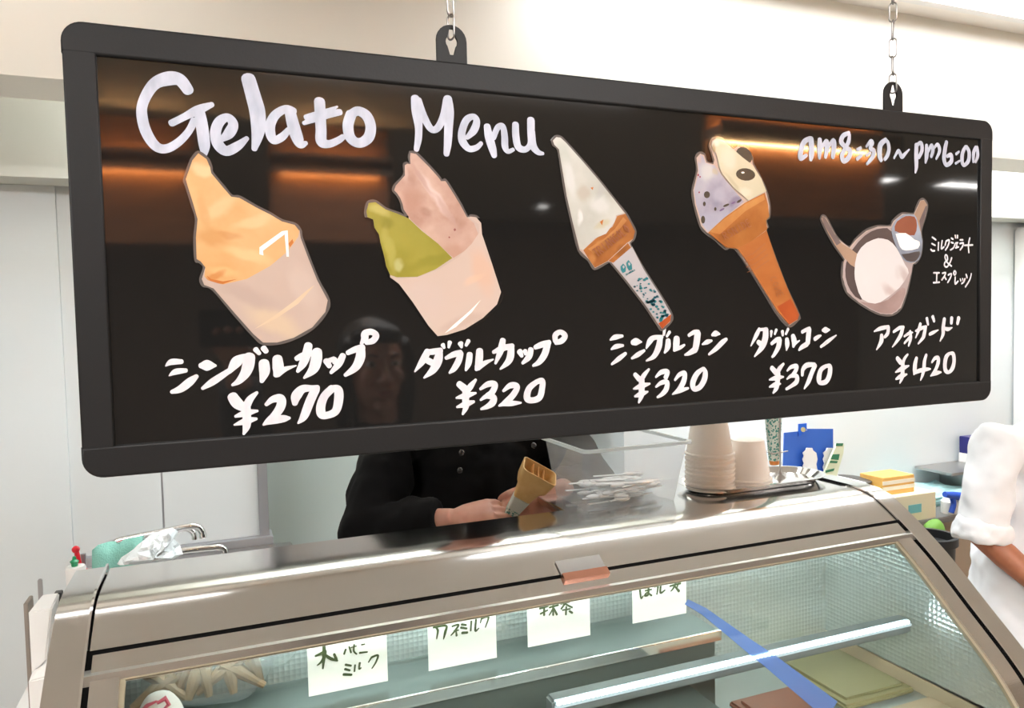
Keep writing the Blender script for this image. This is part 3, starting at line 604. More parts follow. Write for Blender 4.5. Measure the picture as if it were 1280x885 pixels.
# embossed word on the wafer rim of the photo
bm = None
word = {'T': [[(0,0),(1,0)],[(.5,0),(.5,1)]], 'R': [[(0,1),(0,0),(.8,.1),(.8,.4),(0,.5)],[(.3,.5),(.9,1)]], 'I': [[(.5,0),(.5,1)]], 'A': [[(0,1),(.5,0),(1,1)],[(.2,.65),(.8,.65)]], 'N': [[(0,1),(0,0),(.9,1),(.9,0)]],
        'G': [[(.9,.15),(.5,0),(.05,.4),(.3,.95),(.9,.9),(.9,.55),(.55,.55)]], 'O': [[(.5,0),(.05,.5),(.5,1),(.95,.5),(.5,0)]], 'L': [[(0,0),(0,1),(.8,1)]],
        'P': [[(0,1),(0,0),(.8,.1),(.8,.4),(0,.5)]], 'E': [[(.8,0),(0,0),(0,1),(.8,1)],[(0,.5),(.7,.5)]], 'C': [[(.9,.15),(.4,0),(.05,.5),(.4,1),(.9,.85)]], 'S': [[(.9,.1),(.3,0),(.1,.35),(.8,.6),(.7,.95),(.05,.9)]], 'D': [[(0,0),(0,1),(.7,.85),(.9,.5),(.7,.15),(0,0)]]}
def wordstrokes(txt, p0, p1, h, w_):
    n = len(txt); dx, dy = (p1[0]-p0[0])/n, (p1[1]-p0[1])/n; l = math.hypot(dx, dy); ux, uy = dx/l, dy/l; vx, vy = -uy, ux; S = []
    for i, ch in enumerate(txt):
        for st in word[ch]: S.append([(p0[0]+dx*i+ux*l*.72*a+vx*h*b, p0[1]+dy*i+uy*l*.72*a+vy*h*b, w_) for a, b in st])
    return S
def write_on(parent, crop, S, m, y, name='word_print'):
    bm = bmesh.new()
    for st in S:
        P = []
        for x, yy, wd in st:
            p = at(crop[0]+x/crop[2], crop[1]+yy/crop[2], 1, y); P.append((p.x, p.z, wd/crop[2]*(p-CAM).dot(CF)/FPX))
        n = len(P)
        for i in range(n-1):
            a, b = P[i], P[i+1]; d = Vector((b[0]-a[0], b[1]-a[1])); d.normalize() if d.length else None; nx, nz = -d.y*a[2]/2, d.x*a[2]/2
            bm.faces.new([bm.verts.new(q) for q in ((a[0]+nx, y, a[1]+nz), (b[0]+nx, y, b[1]+nz), (b[0]-nx, y, b[1]-nz), (a[0]-nx, y, a[1]-nz))])
    me = bpy.data.meshes.new(name); bm.to_mesh(me); bm.free(); return link(name, me, m, parent)
WAFD = mat('wafer_groove_print', srgb(140, 76, 34), .4)
write_on(c1, cr, wordstrokes('TRIANGOLO', (205, 520), (350, 405), 38, 5), WAFD, -.00035)
write_on(c1, cr, wordstrokes('TRIANGOLO', (346, 622), (386, 600), 7, 2), TEAL, -.00035)
cr = (855, 160, 3.47)
def ell(cx, cy, a, b, rot=0, n=16):
    return [(cx+a*math.cos(t)*math.cos(rot)-b*math.sin(t)*math.sin(rot), cy+a*math.cos(t)*math.sin(rot)+b*math.sin(t)*math.cos(rot)) for t in [2*PI*i/n for i in range(n)]]
BEAN = mat('bean_print', srgb(34, 24, 12), .35, noise=(60, .3), col2=srgb(54, 44, 24))
BG = printm('berry_gelato_print', (206, 204, 214), (160, 156, 178), 26, .22, c3=(188, 186, 204)); CG = printm('cream_gelato_print', (236, 230, 206), (222, 212, 180), 20, .3)
blobs(BG, cr, [(100,190,50,50,0,(222,222,222),.85), (70,130,16,24,0,(214,190,180),.8), (70,270,24,40,0,(196,196,206),.6), (150,290,50,40,0,(198,196,214),.7), (225,315,46,22,-.5,(140,128,160),.7), (110,400,60,40,0,(186,184,206),.6), (140,190,24,20,0,(214,196,150),.6)])
blobs(CG, cr, [(135,65,24,20,0,(246,244,232),.8), (190,130,50,60,0,(244,240,222),.7), (300,240,60,40,0,(226,222,196),.6), (250,280,60,24,0,(244,238,216),.8), (128,100,10,40,0,(196,160,110),.7), (210,240,14,70,-.8,(200,190,160),.5)])
c2 = cutout('laminated photo of a cone with cream and berry gelato and two dark beans', cr,
  [(112,80),(120,55),(138,45),(165,52),(212,92),(235,82),(265,90),(292,130),(296,158),(330,220),(355,280),(368,340),(366,385),(352,400),(360,430),(352,448),(390,560),(440,690),(495,810),(490,832),(452,858),(400,800),(340,700),(225,525),(180,522),(135,482),(98,456),(72,425),(45,330),(38,270),(58,185),(52,130),(68,112),(85,118),(95,150),(125,158),(130,140)],
  [('gelato_print', [(55,130),(68,115),(82,125),(92,152),(130,163),(160,205),(210,265),(258,320),(170,390),(100,452),(78,420),(50,330),(42,270),(62,190)], printm('berry_gelato_print', (206, 204, 214), (160, 156, 178), 26, .22, c3=(188, 186, 204)), 0),
   ('berry_print', ell(97, 290, 13, 15), BEAN, 0), ('berry_print', ell(80, 398, 9, 17), BEAN, 0), ('berry_print', ell(133, 352, 5, 8), BEAN, 0), ('berry_print', ell(180, 336, 14, 5, -.4), BEAN, 0), ('berry_print', ell(85, 330, 6, 10), BEAN, 0),
   ('berry_print', ell(236, 318, 12, 5, -.6), BEAN, 0), ('berry_print', ell(58, 205, 4, 5), mat('berry_red', srgb(130, 30, 60), .4), 0), ('berry_print', ell(66, 213, 3, 4), MC['berry_red'], 0), ('berry_print', ell(62, 280, 3, 4), MC['berry_red'], 0),
   ('berry_print', ell(210, 325, 10, 4, -.5), mat('berry_purple', srgb(92, 70, 110), .4), 0), ('berry_print', ell(160, 355, 12, 4, -.5), MC['berry_purple'], 0),
   ('bean_print', ell(257, 120, 40, 30, .8), BEAN, 0),
   ('gelato_print', [(115,75),(122,58),(138,48),(165,55),(210,95),(250,130),(290,160),(330,220),(352,275),(275,315),(210,260),(160,200),(146,165),(142,140),(135,108),(122,102)], printm('cream_gelato_print', (236, 230, 206), (222, 212, 180), 20, .3), 0),
   ('bean_print', ell(262, 203, 42, 27, .1), BEAN, 0),
   ('highlight_print', ell(250, 195, 7, 4), MC['white_print'], 0),
   ('wafer_print', [(100,455),(170,390),(260,325),(345,282),(358,330),(364,385),(350,402),(356,440),(290,490),(225,524),(175,518),(130,480)], WAF, 0),
   ('wafer_print', [(105,452),(170,395),(260,330),(340,290),(345,312),(260,362),(150,462)], WAFL, 0),
   ('wafer_print', [(225,524),(290,490),(352,445),(390,560),(440,690),(493,810),(487,830),(450,853),(402,798),(340,700),(260,570)], printm('wafer_stem_print', (214, 134, 72), (186, 104, 50), 30, .3, stretch=(1, 1, 2)), 0),
   ('wafer_print', [(398,775),(455,742),(493,810),(487,830),(450,853)], MC['wafer_tip_print'], 0)])
write_on(c2, cr, [[(170+8*k, 300-8*k*0+250+k*0, 1)] for k in range(0)], WAFD, -.0014) if False else None
write_on(c2, cr, [[(262+a*4, 560+a*22, 3), (300+a*4, 545+a*22, 3), (352+a*6, 500+a*24, 3)] for a in range(4)], WAFD, -.0011, 'groove_print')
write_on(c2, cr, wordstrokes('RSNIDE', (165, 455), (285, 390), 34, 5), WAFD, -.0011)
write_on(c2, cr, wordstrokes('CONE', (372, 650), (412, 745), -26, 4), WAFD, -.0011)
cr = (1015, 240, 5.53)
SCP = printm('scoop_print', (250, 246, 246), (240, 232, 232), 14, .4); blobs(SCP, cr, [(640,580,40,90,-.5,(214,192,188),.8), (560,700,130,40,.5,(216,194,190),.8), (600,560,50,60,0,(232,220,218),.6)])
cutout('laminated photo of a white gelato scoop in a glass with two spoons', cr,
  [(62,185),(70,168),(92,178),(130,250),(175,325),(255,385),(300,330),(370,270),(450,240),(540,238),(560,200),(620,152),(700,155),(720,110),(745,60),(770,55),(792,90),(780,160),(748,270),(756,340),(745,440),(710,490),(692,500),(670,610),(648,700),(612,800),(550,846),(470,842),(400,812),(320,762),(240,692),(208,590),(214,490),(222,465),(150,360),(80,230)],
  [('glass_print', [(520,240),(440,247),(350,292),(262,392),(218,490),(212,590),(242,690),(320,760),(400,810),(470,840),(550,843),(608,798),(646,700),(668,610),(690,495),(640,350),(600,280)], printm('glass_rim_print', (214, 196, 194), (180, 160, 158), 12), 2),
   ('glass_print', [(515,250),(445,257),(360,302),(275,398),(232,490),(228,590),(262,682),(330,745),(420,700),(600,500),(590,330)], printm('glass_dark_print', (112, 96, 94), (88, 74, 72), 8), 2),
   ('glass_print', [(330,760),(420,770),(520,745),(620,660),(640,700),(600,795),(545,838),(470,835),(400,805)], printm('glass_foot_print', (198, 170, 164), (150, 122, 118), 18), 2),
   ('spoon_print', [(65,172),(85,176),(110,220),(150,290),(205,360),(310,430),(292,522),(222,460),(150,360),(75,222)], printm('spoon_print_tan', (206, 172, 146), (176, 142, 120), 10), 2),
   ('spoon_print', [(65,172),(85,176),(110,220),(150,290),(195,350),(165,370),(110,280),(75,222)], printm('spoon_grey_print', (150, 132, 130), (108, 94, 94), 20), 0),
   ('gelato_print', [(450,320),(520,332),(580,390),(635,500),(662,560),(600,660),(500,740),(430,772),(340,740),(300,640),(288,560),(305,430),(370,352)], SCP, 2),
   ('spoon_print', [(698,165),(745,62),(768,58),(790,92),(776,160),(746,270),(725,300)], MC['spoon_print_tan'], 0),
   ('spoon_print', [(735,200),(778,100),(788,95),(776,160),(746,270)], MC['spoon_grey_print'], 0),
   ('spoon_print', [(625,155),(700,158),(725,215),(755,340),(745,440),(705,488),(640,480),(600,430),(552,320),(545,245),(575,190)], printm('spoon_bowl_print', (196, 206, 226), (120, 122, 132), 16), 2),
   ('spoon_print', [(640,168),(700,172),(718,230),(700,300),(640,290),(565,270),(580,205)], printm('spoon_brown_print', (176, 104, 76), (140, 78, 58), 14), 2),
   ('highlight_print', [(570,290),(640,285),(700,330),(735,345),(725,390),(640,405),(600,380)], MC['white_print'], 2),
   ('spoon_print', [(610,430),(660,425),(735,410),(730,450),(700,482),(645,475)], mat('spoon_dark_print', srgb(70, 62, 62), .3), 2)])

# ------------------------------------------------------------------ display case
XL, XR = -.0455, 1.303            # inner faces of the end frames
XLo, XRo = -.088, 1.345
ZT = 1.294
KP = [(.46, 1.294), (.365, 1.294), (.33, 1.290), (.30, 1.279), (.25, 1.249), (.21, 1.221), (.17, 1.190), (.107, 1.134), (.04, 1.075), (0, 1.03), (-.04, .97), (-.065, .9), (-.075, .82), (-.075, .72)]
dense = [(.46, 1.294)]+smooth_path(KP[1:], 10)
CS = [0]
for a, b in zip(dense, dense[1:]): CS.append(CS[-1]+math.hypot(b[0]-a[0], b[1]-a[1]))
def prof(s, off=0):
    s = min(max(s, 0), CS[-1]-1e-6); i = max(j for j in range(len(CS)-1) if CS[j] <= s); t = (s-CS[i])/(CS[i+1]-CS[i])
    a, b = dense[i], dense[i+1]; y, z = a[0]+(b[0]-a[0])*t, a[1]+(b[1]-a[1])*t
    j0, j1 = max(i-3, 0), min(i+4, len(dense)-1); dy, dz = dense[j1][0]-dense[j0][0], dense[j1][1]-dense[j0][1]; l = math.hypot(dy, dz)
    return (y + (dz/l)*off, z - (dy/l)*off)     # off > 0 outwards (up, towards the customer)
S0 = .03                                         # flat top starts 3 cm further back than the measured profile
def strip(name, x0, x1, s0, s1, off, th, m, parent, n=None, **k):
    n = n or max(2, int((s1-s0)/.008)); bm = bmesh.new(); R_ = []
    for i in range(n+1):
        s = s0+(s1-s0)*i/n; o = prof(s, off); q = prof(s, off-th)
        R_.append([bm.verts.new(p) for p in ((x0, *o), (x1, *o), (x1, *q), (x0, *q))])
    for a, b in zip(R_, R_[1:]):
        for j in range(4): bm.faces.new((a[j], a[(j+1) % 4], b[(j+1) % 4], b[j]))
    bm.faces.new(R_[0]); bm.faces.new(R_[-1])
    return bmesh_obj(name, bm, m, parent, smooth='auto', **k)
case = thing('gelato_display_case', 'stainless steel gelato display case with sloping glass front', 'display case', ((XL+XR)/2, .2, 0))
sE = CS[-1]; q = S0
strip('top_panel', XL+.002, XR-.002, 0, .184+q, 0, .012, STEEL, case)
strip('seam_seal', XL, XR, .180+q, .194+q, -.004, .01, RUBBER, case)
strip('end_frame', XLo, XL-.002, 0, sE, .003, .03, STEEL, case, n=70)
strip('end_frame', XR+.002, XRo, 0, sE, .003, .03, STEEL, case, n=70)
strip('frame_edge_strip', XL-.003, XL, 0.0, sE, .0075, .012, CHROME, case, n=70)
strip('frame_edge_strip', XR, XR+.003, 0.0, sE, .0042, .012, CHROME, case, n=70)
strip('side_seal', XL, XL+.006, .184+q, sE, -.004, .012, RUBBER, case)
strip('side_seal', XR-.006, XR, .184+q, sE, -.004, .012, RUBBER, case)
fr0, fr1 = .1915+q, .2175+q
xa, xb = XL+.006, XR-.006; xi0, xi1 = -.0075, 1.264
strip('door_frame_top', xa, xb, fr0, fr1, .001, .005, STEEL, case)
strip('door_frame_side', xa, xi0, fr1, sE, .001, .005, STEEL, case)
strip('door_frame_side', xi1, xb, fr1, sE, .001, .005, STEEL, case)
strip('glass_gasket', xi0, xi1, fr1, fr1+.008, -.0005, .005, GASKET, case)
strip('glass_seal', xi0+.004, xi1-.004, fr1+.008, fr1+.013, -.0015, .004, GASKETT, case)
strip('glass_seal', xi1-.006, xi1, fr1+.007, sE, -.002, .006, GASKETT, case)
strip('glass_seal', xi0, xi0+.006, fr1+.007, sE, -.002, .006, GASKETT, case)
strip('front_glass', xi0, xi1, fr1+.005, sE, -.006, .005, GLASS, case)
h = strip('handle', .598, .676, .160+q, .188+q, .0035, .002, STEELD, case, label='small steel pull tab over the seam')
strip('handle_lip', .598, .676, .187+q, .2005+q, .007, .008, mat('copper_reflection_steel', srgb(196, 140, 118), .25, .9), case)  # copper reflection painted into the lip colour
# side bodies and back
def side(x0, x1):
    bm = bmesh.new(); P = [prof(sE*i/40, -.03) for i in range(41)]+[(-.07, .08), (.46, .08)]
    a = [bm.verts.new((x0, *p)) for p in P]; b = [bm.verts.new((x1, *p)) for p in P]; n = len(P)
    for i in range(n): bm.faces.new((a[i], a[(i+1) % n], b[(i+1) % n], b[i]))
    bm.faces.new(a); bm.faces.new(list(reversed(b)))
    bmesh_obj('side_panel', bm, STEELD, case)
side(XLo+.004, XL-.006); side(XR+.006, XRo-.004)
DOT = bpy.data.materials.new('embossed_steel'); DOT.use_nodes = True
nt = DOT.node_tree; bs = nt.nodes['Principled BSDF']; bs.inputs['Metallic'].default_value = .6; bs.inputs['Base Color'].default_value = (.60, .66, .66, 1); bs.inputs['Roughness'].default_value = .25
tc = nt.nodes.new('ShaderNodeTexCoord'); vo = nt.nodes.new('ShaderNodeTexVoronoi'); vo.inputs['Scale'].default_value = 120; vo.inputs['Randomness'].default_value = 0
bp = nt.nodes.new('ShaderNodeBump'); bp.inputs['Strength'].default_value = .8; bp.inputs['Distance'].default_value = .003
nt.links.new(tc.outputs['Object'], vo.inputs['Vector']); nt.links.new(vo.outputs['Distance'], bp.inputs['Height']); nt.links.new(bp.outputs[0], bs.inputs['Normal'])
DARKG = mat('case_dark_liner', srgb(84, 94, 90), .3, .3)
box('back_liner', (XL, .428, .6), (XR, .452, 1.26), DOT, case, label='embossed steel liner inside the case back')
box('inner_roof', (XL, .22, 1.222), (XR, .43, 1.236), STEELD, case)
box('ledge', (xi0, .30, 1.081), (.93, .43, 1.087), DARKG, case, bevel=.001)
box('ledge_lip', (xi0, .296, 1.072), (.93, .302, 1.090), CHROME, case, bevel=.001)
box('lower_shelf', (XL, .10, 1.0), (.86, .42, 1.006), DARKG, case, bevel=.001)
box('lower_liner', (XL, .304, .90), (.92, .312, 1.080), DARKG, case)
box('inner_floor', (XL, -.05, .78), (XR, .43, .79), DARKG, case)
def side_poly(name, x0, x1, zlo, zhi, m, **k):
    P = [prof(sE*i/80, -.016) for i in range(81)]; P = [p for p in P if zlo < p[1] < zhi and p[0] < .42]
    P = [(.427, zhi)]+[p for p in P]+[(.427, zlo)]
    bm = bmesh.new(); a = [bm.verts.new((x0, *p)) for p in P]; b = [bm.verts.new((x1, *p)) for p in P]; n = len(P)
    for i in range(n): bm.faces.new((a[i], a[(i+1) % n], b[(i+1) % n], b[i]))
    bm.faces.new(a); bm.faces.new(list(reversed(b))); return bmesh_obj(name, bm, m, case, **k)
side_poly('side_liner', XR-.008, XR-.004, .975, 1.215, DOT)
side_poly('side_liner', XR-.008, XR-.004, .74, .975, mat('beige_liner', srgb(196, 178, 150), .4), label='beige lower side liner')
box('deck', (.93, -.04, .935), (XR-.008, .428, .945), mat('deck_grey', srgb(150, 156, 152), .35, .3), case)
box('base_cabinet', (XL, -.07, .08), (XR, .45, .70), STEELD, case, bevel=.004)
box('plinth', (XL+.02, -.03, 0), (XR-.02, .43, .08), BLACKP, case)
box('rear_shelf', (.705, .46, 1.278), (1.345, .60, 1.2925), STEEL, case, bevel=.002)
box('rear_panel', (XLo, .452, .08), (XRo, .462, 1.288), STEELD, case)
# led bar
lb = box('led_bar', (.553, .194, 1.064), (1.27, .222, 1.090), mat('led_housing', srgb(120, 128, 130), .45, .3), case, bevel=.004, label='grey light bar with a bright row of leds')
bm = bmesh.new()
for i in range(88): abox(bm, (.56+i*.008, .1915, 1.084), (.5645+i*.008, .1945, 1.089))
bmesh_obj('diodes', bm, LED, lb, kind='stuff')
box('diffuser', (.556, .192, 1.0785), (1.267, .1945, 1.0825), emis('led_soft', (.80, .95, 1), .45), lb)
# upper led strip under the roof, lighting the cards
lb2 = box('led_bar', (.02, .300, 1.207), (1.25, .318, 1.2215), MC['led_housing'], case, bevel=.002, label='light bar under the case roof')
box('diffuser', (.03, .3165, 1.209), (1.24, .3195, 1.219), emis('led_roof', (.92, 1, .96), 27), lb2)
# blue reflection in the glass, built as a thin strip inside it
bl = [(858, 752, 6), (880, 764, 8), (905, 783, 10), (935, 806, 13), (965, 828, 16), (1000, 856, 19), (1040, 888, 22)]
def on_prof(x, y, off):
    d = CF*FPX + CR*(x-CX) - CU*(y-CY); best = None
    for i in range(200):
        s0, s1 = sE*i/200, sE*(i+1)/200; a, b = prof(s0, off), prof(s1, off)
        det = d.y*-(b[1]-a[1])+(b[0]-a[0])*d.z
        if abs(det) < 1e-9: continue
        ry, rz = a[0]-CAM.y, a[1]-CAM.z
        t = (ry*-(b[1]-a[1])+(b[0]-a[0])*rz)/det; u = (d.y*rz-d.z*ry)/det
        if -.001 <= u <= 1.001 and t > 0 and (best is None or t < best[0]): best = (t, s0+u*(s1-s0))
    return CAM+d*best[0]
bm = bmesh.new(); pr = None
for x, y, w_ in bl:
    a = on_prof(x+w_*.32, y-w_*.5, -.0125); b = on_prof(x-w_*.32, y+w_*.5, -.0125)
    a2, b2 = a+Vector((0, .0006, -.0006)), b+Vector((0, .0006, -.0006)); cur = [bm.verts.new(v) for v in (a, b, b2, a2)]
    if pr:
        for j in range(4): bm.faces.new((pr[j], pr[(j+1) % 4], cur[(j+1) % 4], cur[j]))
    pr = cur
bmesh_obj('blue_reflection', bm, glassy('blue_reflection_film', (.74, .84, 1), 1.3, .2, .5, srgb(128, 156, 218)), None, label='blue reflection built as a strip running diagonally across the inside of the case glass', cat='reflection strip')

# price cards
CARD = mat('price_card_paper', (.93, .93, .88), .5, emit=None)
INK = mat('card_ink_green', srgb(70, 84, 50), .6)
def card(px0, px1, ptop, pbot, label, crop, S, Y=.345):
    a = at(px0, pbot[0], 1, Y); b = at(px1, pbot[1], 1, Y); c = at((px0+px1)/2, ptop, 1, Y)
    zb = (a.z+b.z)/2; tilt = 0
    t = thing('price_card', label, 'price card', ((a.x+b.x)/2, Y, zb), 'price cards inside the display case')
    box('card', (a.x, Y, zb), (b.x, Y+.0012, c.z), CARD, t, label='white card')
    bm = bmesh.new()
    for st in S:
        P = []
        for x, y, wd in st:
            p = at(crop[0]+x/crop[2], crop[1]+y/crop[2], 1, Y-.0004); P.append((p.x, p.z, wd/crop[2]*(p-CAM).dot(CF)/FPX))
        ribbon(bm, P, Y-.0004)
    me = bpy.data.meshes.new('card_lettering'); bm.to_mesh(me); bm.free(); link('card_lettering', me, INK, t)
    box('holder_wire', ((a.x+b.x)/2-.002, Y+.0014, zb-.003), ((a.x+b.x)/2+.002, Y+.004, zb+.02), CHROME, t)
cr = (370, 720, 5.12)
card(386, 485, 790, (870, 852), 'white price card reading kori-ichigo milk, leftmost in the case', cr,
  [[(125,512,14),(188,482,22)], [(178,440,20),(180,500,24),(172,592,12)], [(188,492,18),(165,545,16),(136,572,8)], [(190,508,18),(225,530,20),(265,542,12)], [(244,500,16),(258,532,18)],
   [(318,470,12),(308,500,12)], [(340,452,10),(352,490,12)], [(372,440,12),(370,480,12),(388,500,10)], [(352,458,8),(386,448,8)], [(420,440,10),(440,436,8)], [(408,492,14),(456,486,10)],
   [(318,568,16),(352,574,14)], [(314,596,16),(344,604,14)], [(305,630,18),(355,632,16)], [(378,570,12),(374,610,12)], [(408,556,14),(404,594,12),(416,588,10)], [(484,520,12),(464,552,8)], [(484,520,14),(524,508,14),(512,550,12),(486,592,8)]])
card(536, 621, 766, (839, 822), 'white price card reading cafe milk, second from the left in the case', cr,
  [[(895,330,12),(908,350,16),(900,402,8)], [(880,330,14),(960,318,14),(955,360,18),(944,404,8)], [(1000,322,12),(1040,312,14),(1018,350,14),(992,380,8)], [(1012,352,12),(1040,346,10)], [(1024,350,10),(1028,382,14)], [(1060,310,16),(1088,314,14)], [(1056,330,16),(1092,336,14)], [(1064,364,18),(1096,362,16)], [(1122,290,14),(1118,350,12)], [(1152,280,14),(1148,350,14),(1170,334,8)], [(1188,270,12),(1180,300,8)], [(1190,272,12),(1232,262,14),(1212,328,8)]])
cr = (620, 700, 4.784)
card(660, 738, 735, (806, 797), 'white price card reading matcha, third from the left in the case', cr,
  [[(262,290,14),(310,276,14)], [(288,262,14),(288,330,14)], [(266,322,12),(308,300,10)], [(320,284,12),(372,270,12)], [(342,258,14),(342,330,12)], [(342,290,12),(318,330,8)], [(346,290,12),(364,326,14)], [(388,262,12),(440,250,12)], [(412,262,14),(390,292,12)], [(412,262,12),(456,284,12)], [(420,280,12),(418,326,12)], [(398,300,10),(444,292,10)], [(440,306,14),(456,316,14)]])
card(791, 858, 712, (778, 768), 'white price card reading hojicha, rightmost in the case', cr,
  [[(860,170,16),(868,228,12),(880,214,8)], [(890,168,12),(930,158,12)], [(912,150,14),(910,205,14),(890,212,14),(904,196,10),(930,212,12)], [(892,184,10),(930,176,10)], [(948,160,12),(968,158,14),(962,204,10)], [(985,150,14),(984,196,14),(1010,180,10)], [(1040,156,12),(1104,140,12)], [(1074,140,16),(1060,170,12),(1046,186,8)], [(1072,160,12),(1094,186,18)], [(1090,140,12),(1084,160,10)]])

for nm, lb, (a0, a1, b0, b1), cc in (('tub_lid', 'terracotta coloured tub lid lying on the case deck under the blue reflection strip', (.945, 1.10, .06, .30), (130, 80, 60)), ('tub_lid', 'olive and cream tub lid at the back of the case deck', (1.12, 1.285, .20, .42), (140, 134, 96)), ('tub_lid', 'beige tub lid at the front right of the case deck', (1.13, 1.285, -.02, .17), (176, 156, 128))):
    t = thing(nm, lb, 'lid', ((a0+a1)/2, (b0+b1)/2, .945), 'tub lids on the case deck')
    box('lid_plate', (a0, b0, .946), (a1, b1, .957), mat('lid_%d' % cc[0], srgb(*cc), .4), t, bevel=.004); box('raised_panel', (a0+.015, b0+.015, .957), (a1-.015, b1-.015, .961), MC['lid_%d' % cc[0]], t, bevel=.0015)
# bags and parcels inside the case, left end
def crumple(name, c, r, m, parent=None, seed=0, amp=.35, squash=(1, 1, 1), sub=4, **k):
    rnd = random.Random(seed); bm = bmesh.new(); bmesh.ops.create_icosphere(bm, subdivisions=sub, radius=1)
    dirs = [Vector((rnd.gauss(0, 1), rnd.gauss(0, 1), rnd.gauss(0, 1))).normalized() for _ in range(26)]
    off = [rnd.uniform(.62, 1.05) for _ in dirs]
    for v in bm.verts:
        n = v.co.normalized(); d = min(o/max(n.dot(dd), .05) for dd, o in zip(dirs, off)); d = min(d, 1.25)
        v.co = Vector((n.x*r[0], n.y*r[1], n.z*r[2]))*(1-amp+amp*d) + Vector(c)
    return bmesh_obj(name, bm, m, parent, smooth=False, **k)
BAG = glassy('bag_film', (.9, .92, .92), 1.4, .15, .16, (.85, .88, .88))
g = at(160, 880, 1, .33)
t = thing('bag_of_cones', 'clear bag of brown wafer cones at the left end of the case', 'bag', (.09, .37, 1.088))
rb = random.Random(2)
for i in range(9):
    x = .015+i*.017; a_ = rb.uniform(-.03, .03)
    tube('wafer_cone', [(x-a_, .355+.004*(i % 3), 1.115+rb.uniform(0, .01)), (x+a_, .37, 1.165+rb.uniform(-.01, .01))], [.005, .013], mat('bag_wafer', srgb(128, 104, 76), .6), t, 10)
crumple('bag_film', (.085, .372, 1.14), (.10, .035, .045), BAG, t, 3, .6)
crumple('plastic_bag', (.175, .375, 1.168), (.045, .028, .028), BAG, None, 5, label='crumpled clear bag inside the case left of the first price card', cat='bag')
t = thing('printed_pouch', 'rounded white pouch with pink print at the bottom left of the case', 'pouch', (.020, .33, 1.10))
crumple('pouch', (.026, .325, 1.105), (.034, .024, .052), mat('pouch_white', srgb(212, 210, 204), .6), t, 8, .2, label='white pouch')
for L_ in ([(-.030, .012), (-.026, .030), (-.014, .044), (-.002, .049)], [(-.002, .046), (.008, .050), (.012, .040), (.006, .036)]):
    tube('pink_print', [(.026+dx, .303+abs(dx)*.3, 1.103+dz) for dx, dz in L_], [.002, .0035, .003, .0015], mat('pink_ink', srgb(206, 92, 110), .5), t, 6)
# ------------------------------------------------------------------ things on the case
# clear plastic bin
t = thing('clear_bin', 'clear plastic bin holding clear spoons on the case top', 'bin', (.83, .50, ZT))
def bin_ring(z, x0, x1, y0, y1, r=.012, n=5):
    P = []
    for cx, cy, a0 in ((x1-r, y0+r, -PI/2), (x1-r, y1-r, 0), (x0+r, y1-r, PI/2), (x0+r, y0+r, PI)):
        for i in range(n+1): a = a0+PI/2*i/n; P.append((cx+r*math.cos(a), cy+r*math.sin(a), z))
    return P
def rings_mesh(name, rings, m, parent, capb=True, capt=False, **k):
    bm = bmesh.new(); V = [[bm.verts.new(p) for p in r] for r in rings]; n = len(V[0])
    for a, b in zip(V, V[1:]):
        for i in range(n): bm.faces.new((a[i], a[(i+1) % n], b[(i+1) % n], b[i]))
    if capb: bm.faces.new(V[0])
    if capt: bm.faces.new(V[-1])
    return bmesh_obj(name, bm, m, parent, smooth='auto', **k)
zb0, zr = ZT+.001, ZT+.119
rings_mesh('bin_walls', [bin_ring(zb0, .737, .925, .425, .575), bin_ring(zr, .722, .943, .405, .592)], PLASTIC, t)
rings_mesh('bin_rim', [bin_ring(zr-.006, .716, .949, .399, .598), bin_ring(zr, .716, .949, .399, .598), bin_ring(zr, .722, .943, .405, .592), bin_ring(zr-.006, .7225, .9425, .4055, .5915), bin_ring(zr-.006, .716, .949, .399, .598)], glassy('rim_plastic', (.8, .83, .84), 1.6, .1, .75, (.95, 1, 1)), t, capb=False)
SPO = mat('spoon_plastic', (.93, .96, .97), .2)
for i in range(44):
    s = thing('clear_spoon', 'one of many clear plastic spoons piled in the clear bin', 'spoon', (random.uniform(.785, .885), random.uniform(.45, .55), ZT+.004+.0008*i), 'clear spoons in the bin')
    a = random.uniform(-.5, .5)+random.choice((0, PI)); s.rotation_euler = (0, 0, 0)
    c, n_ = s.location, Vector((math.cos(a)*.045, math.sin(a)*.03, 0))
    tube('handle', [c-n_, c, c+n_*.5], [(.0042, .0014)]*3, SPO, s, 6)
    bm = bmesh.new(); ball(bm, c+n_*.75, (.016, .010, .004), 10, Matrix.Rotation(a, 4, 'Z')); bmesh_obj('bowl', bm, SPO, s, smooth=True)
# steel tray
TC = (1.148, .478)
def stadium(a, b, z, n=14):
    P = []
    for sx, a0 in ((1, -PI/2), (-1, PI/2)):
        for i in range(n+1): an = a0+PI*i/n; P.append((TC[0]+sx*(a-b)+b*math.cos(an), TC[1]+b*math.sin(an), z))
    return P
t = thing('oval_tray', 'oval stainless tray under the stacked paper cups', 'tray', (*TC, ZT))
rings_mesh('tray_dish', [stadium(.150, .055, ZT+.001), stadium(.163, .067, ZT+.013), stadium(.170, .074, ZT+.0135), stadium(.1705, .0745, ZT+.0145), stadium(.163, .0675, ZT+.0145), stadium(.150, .0555, ZT+.003)], CHROME, t, capt=True)
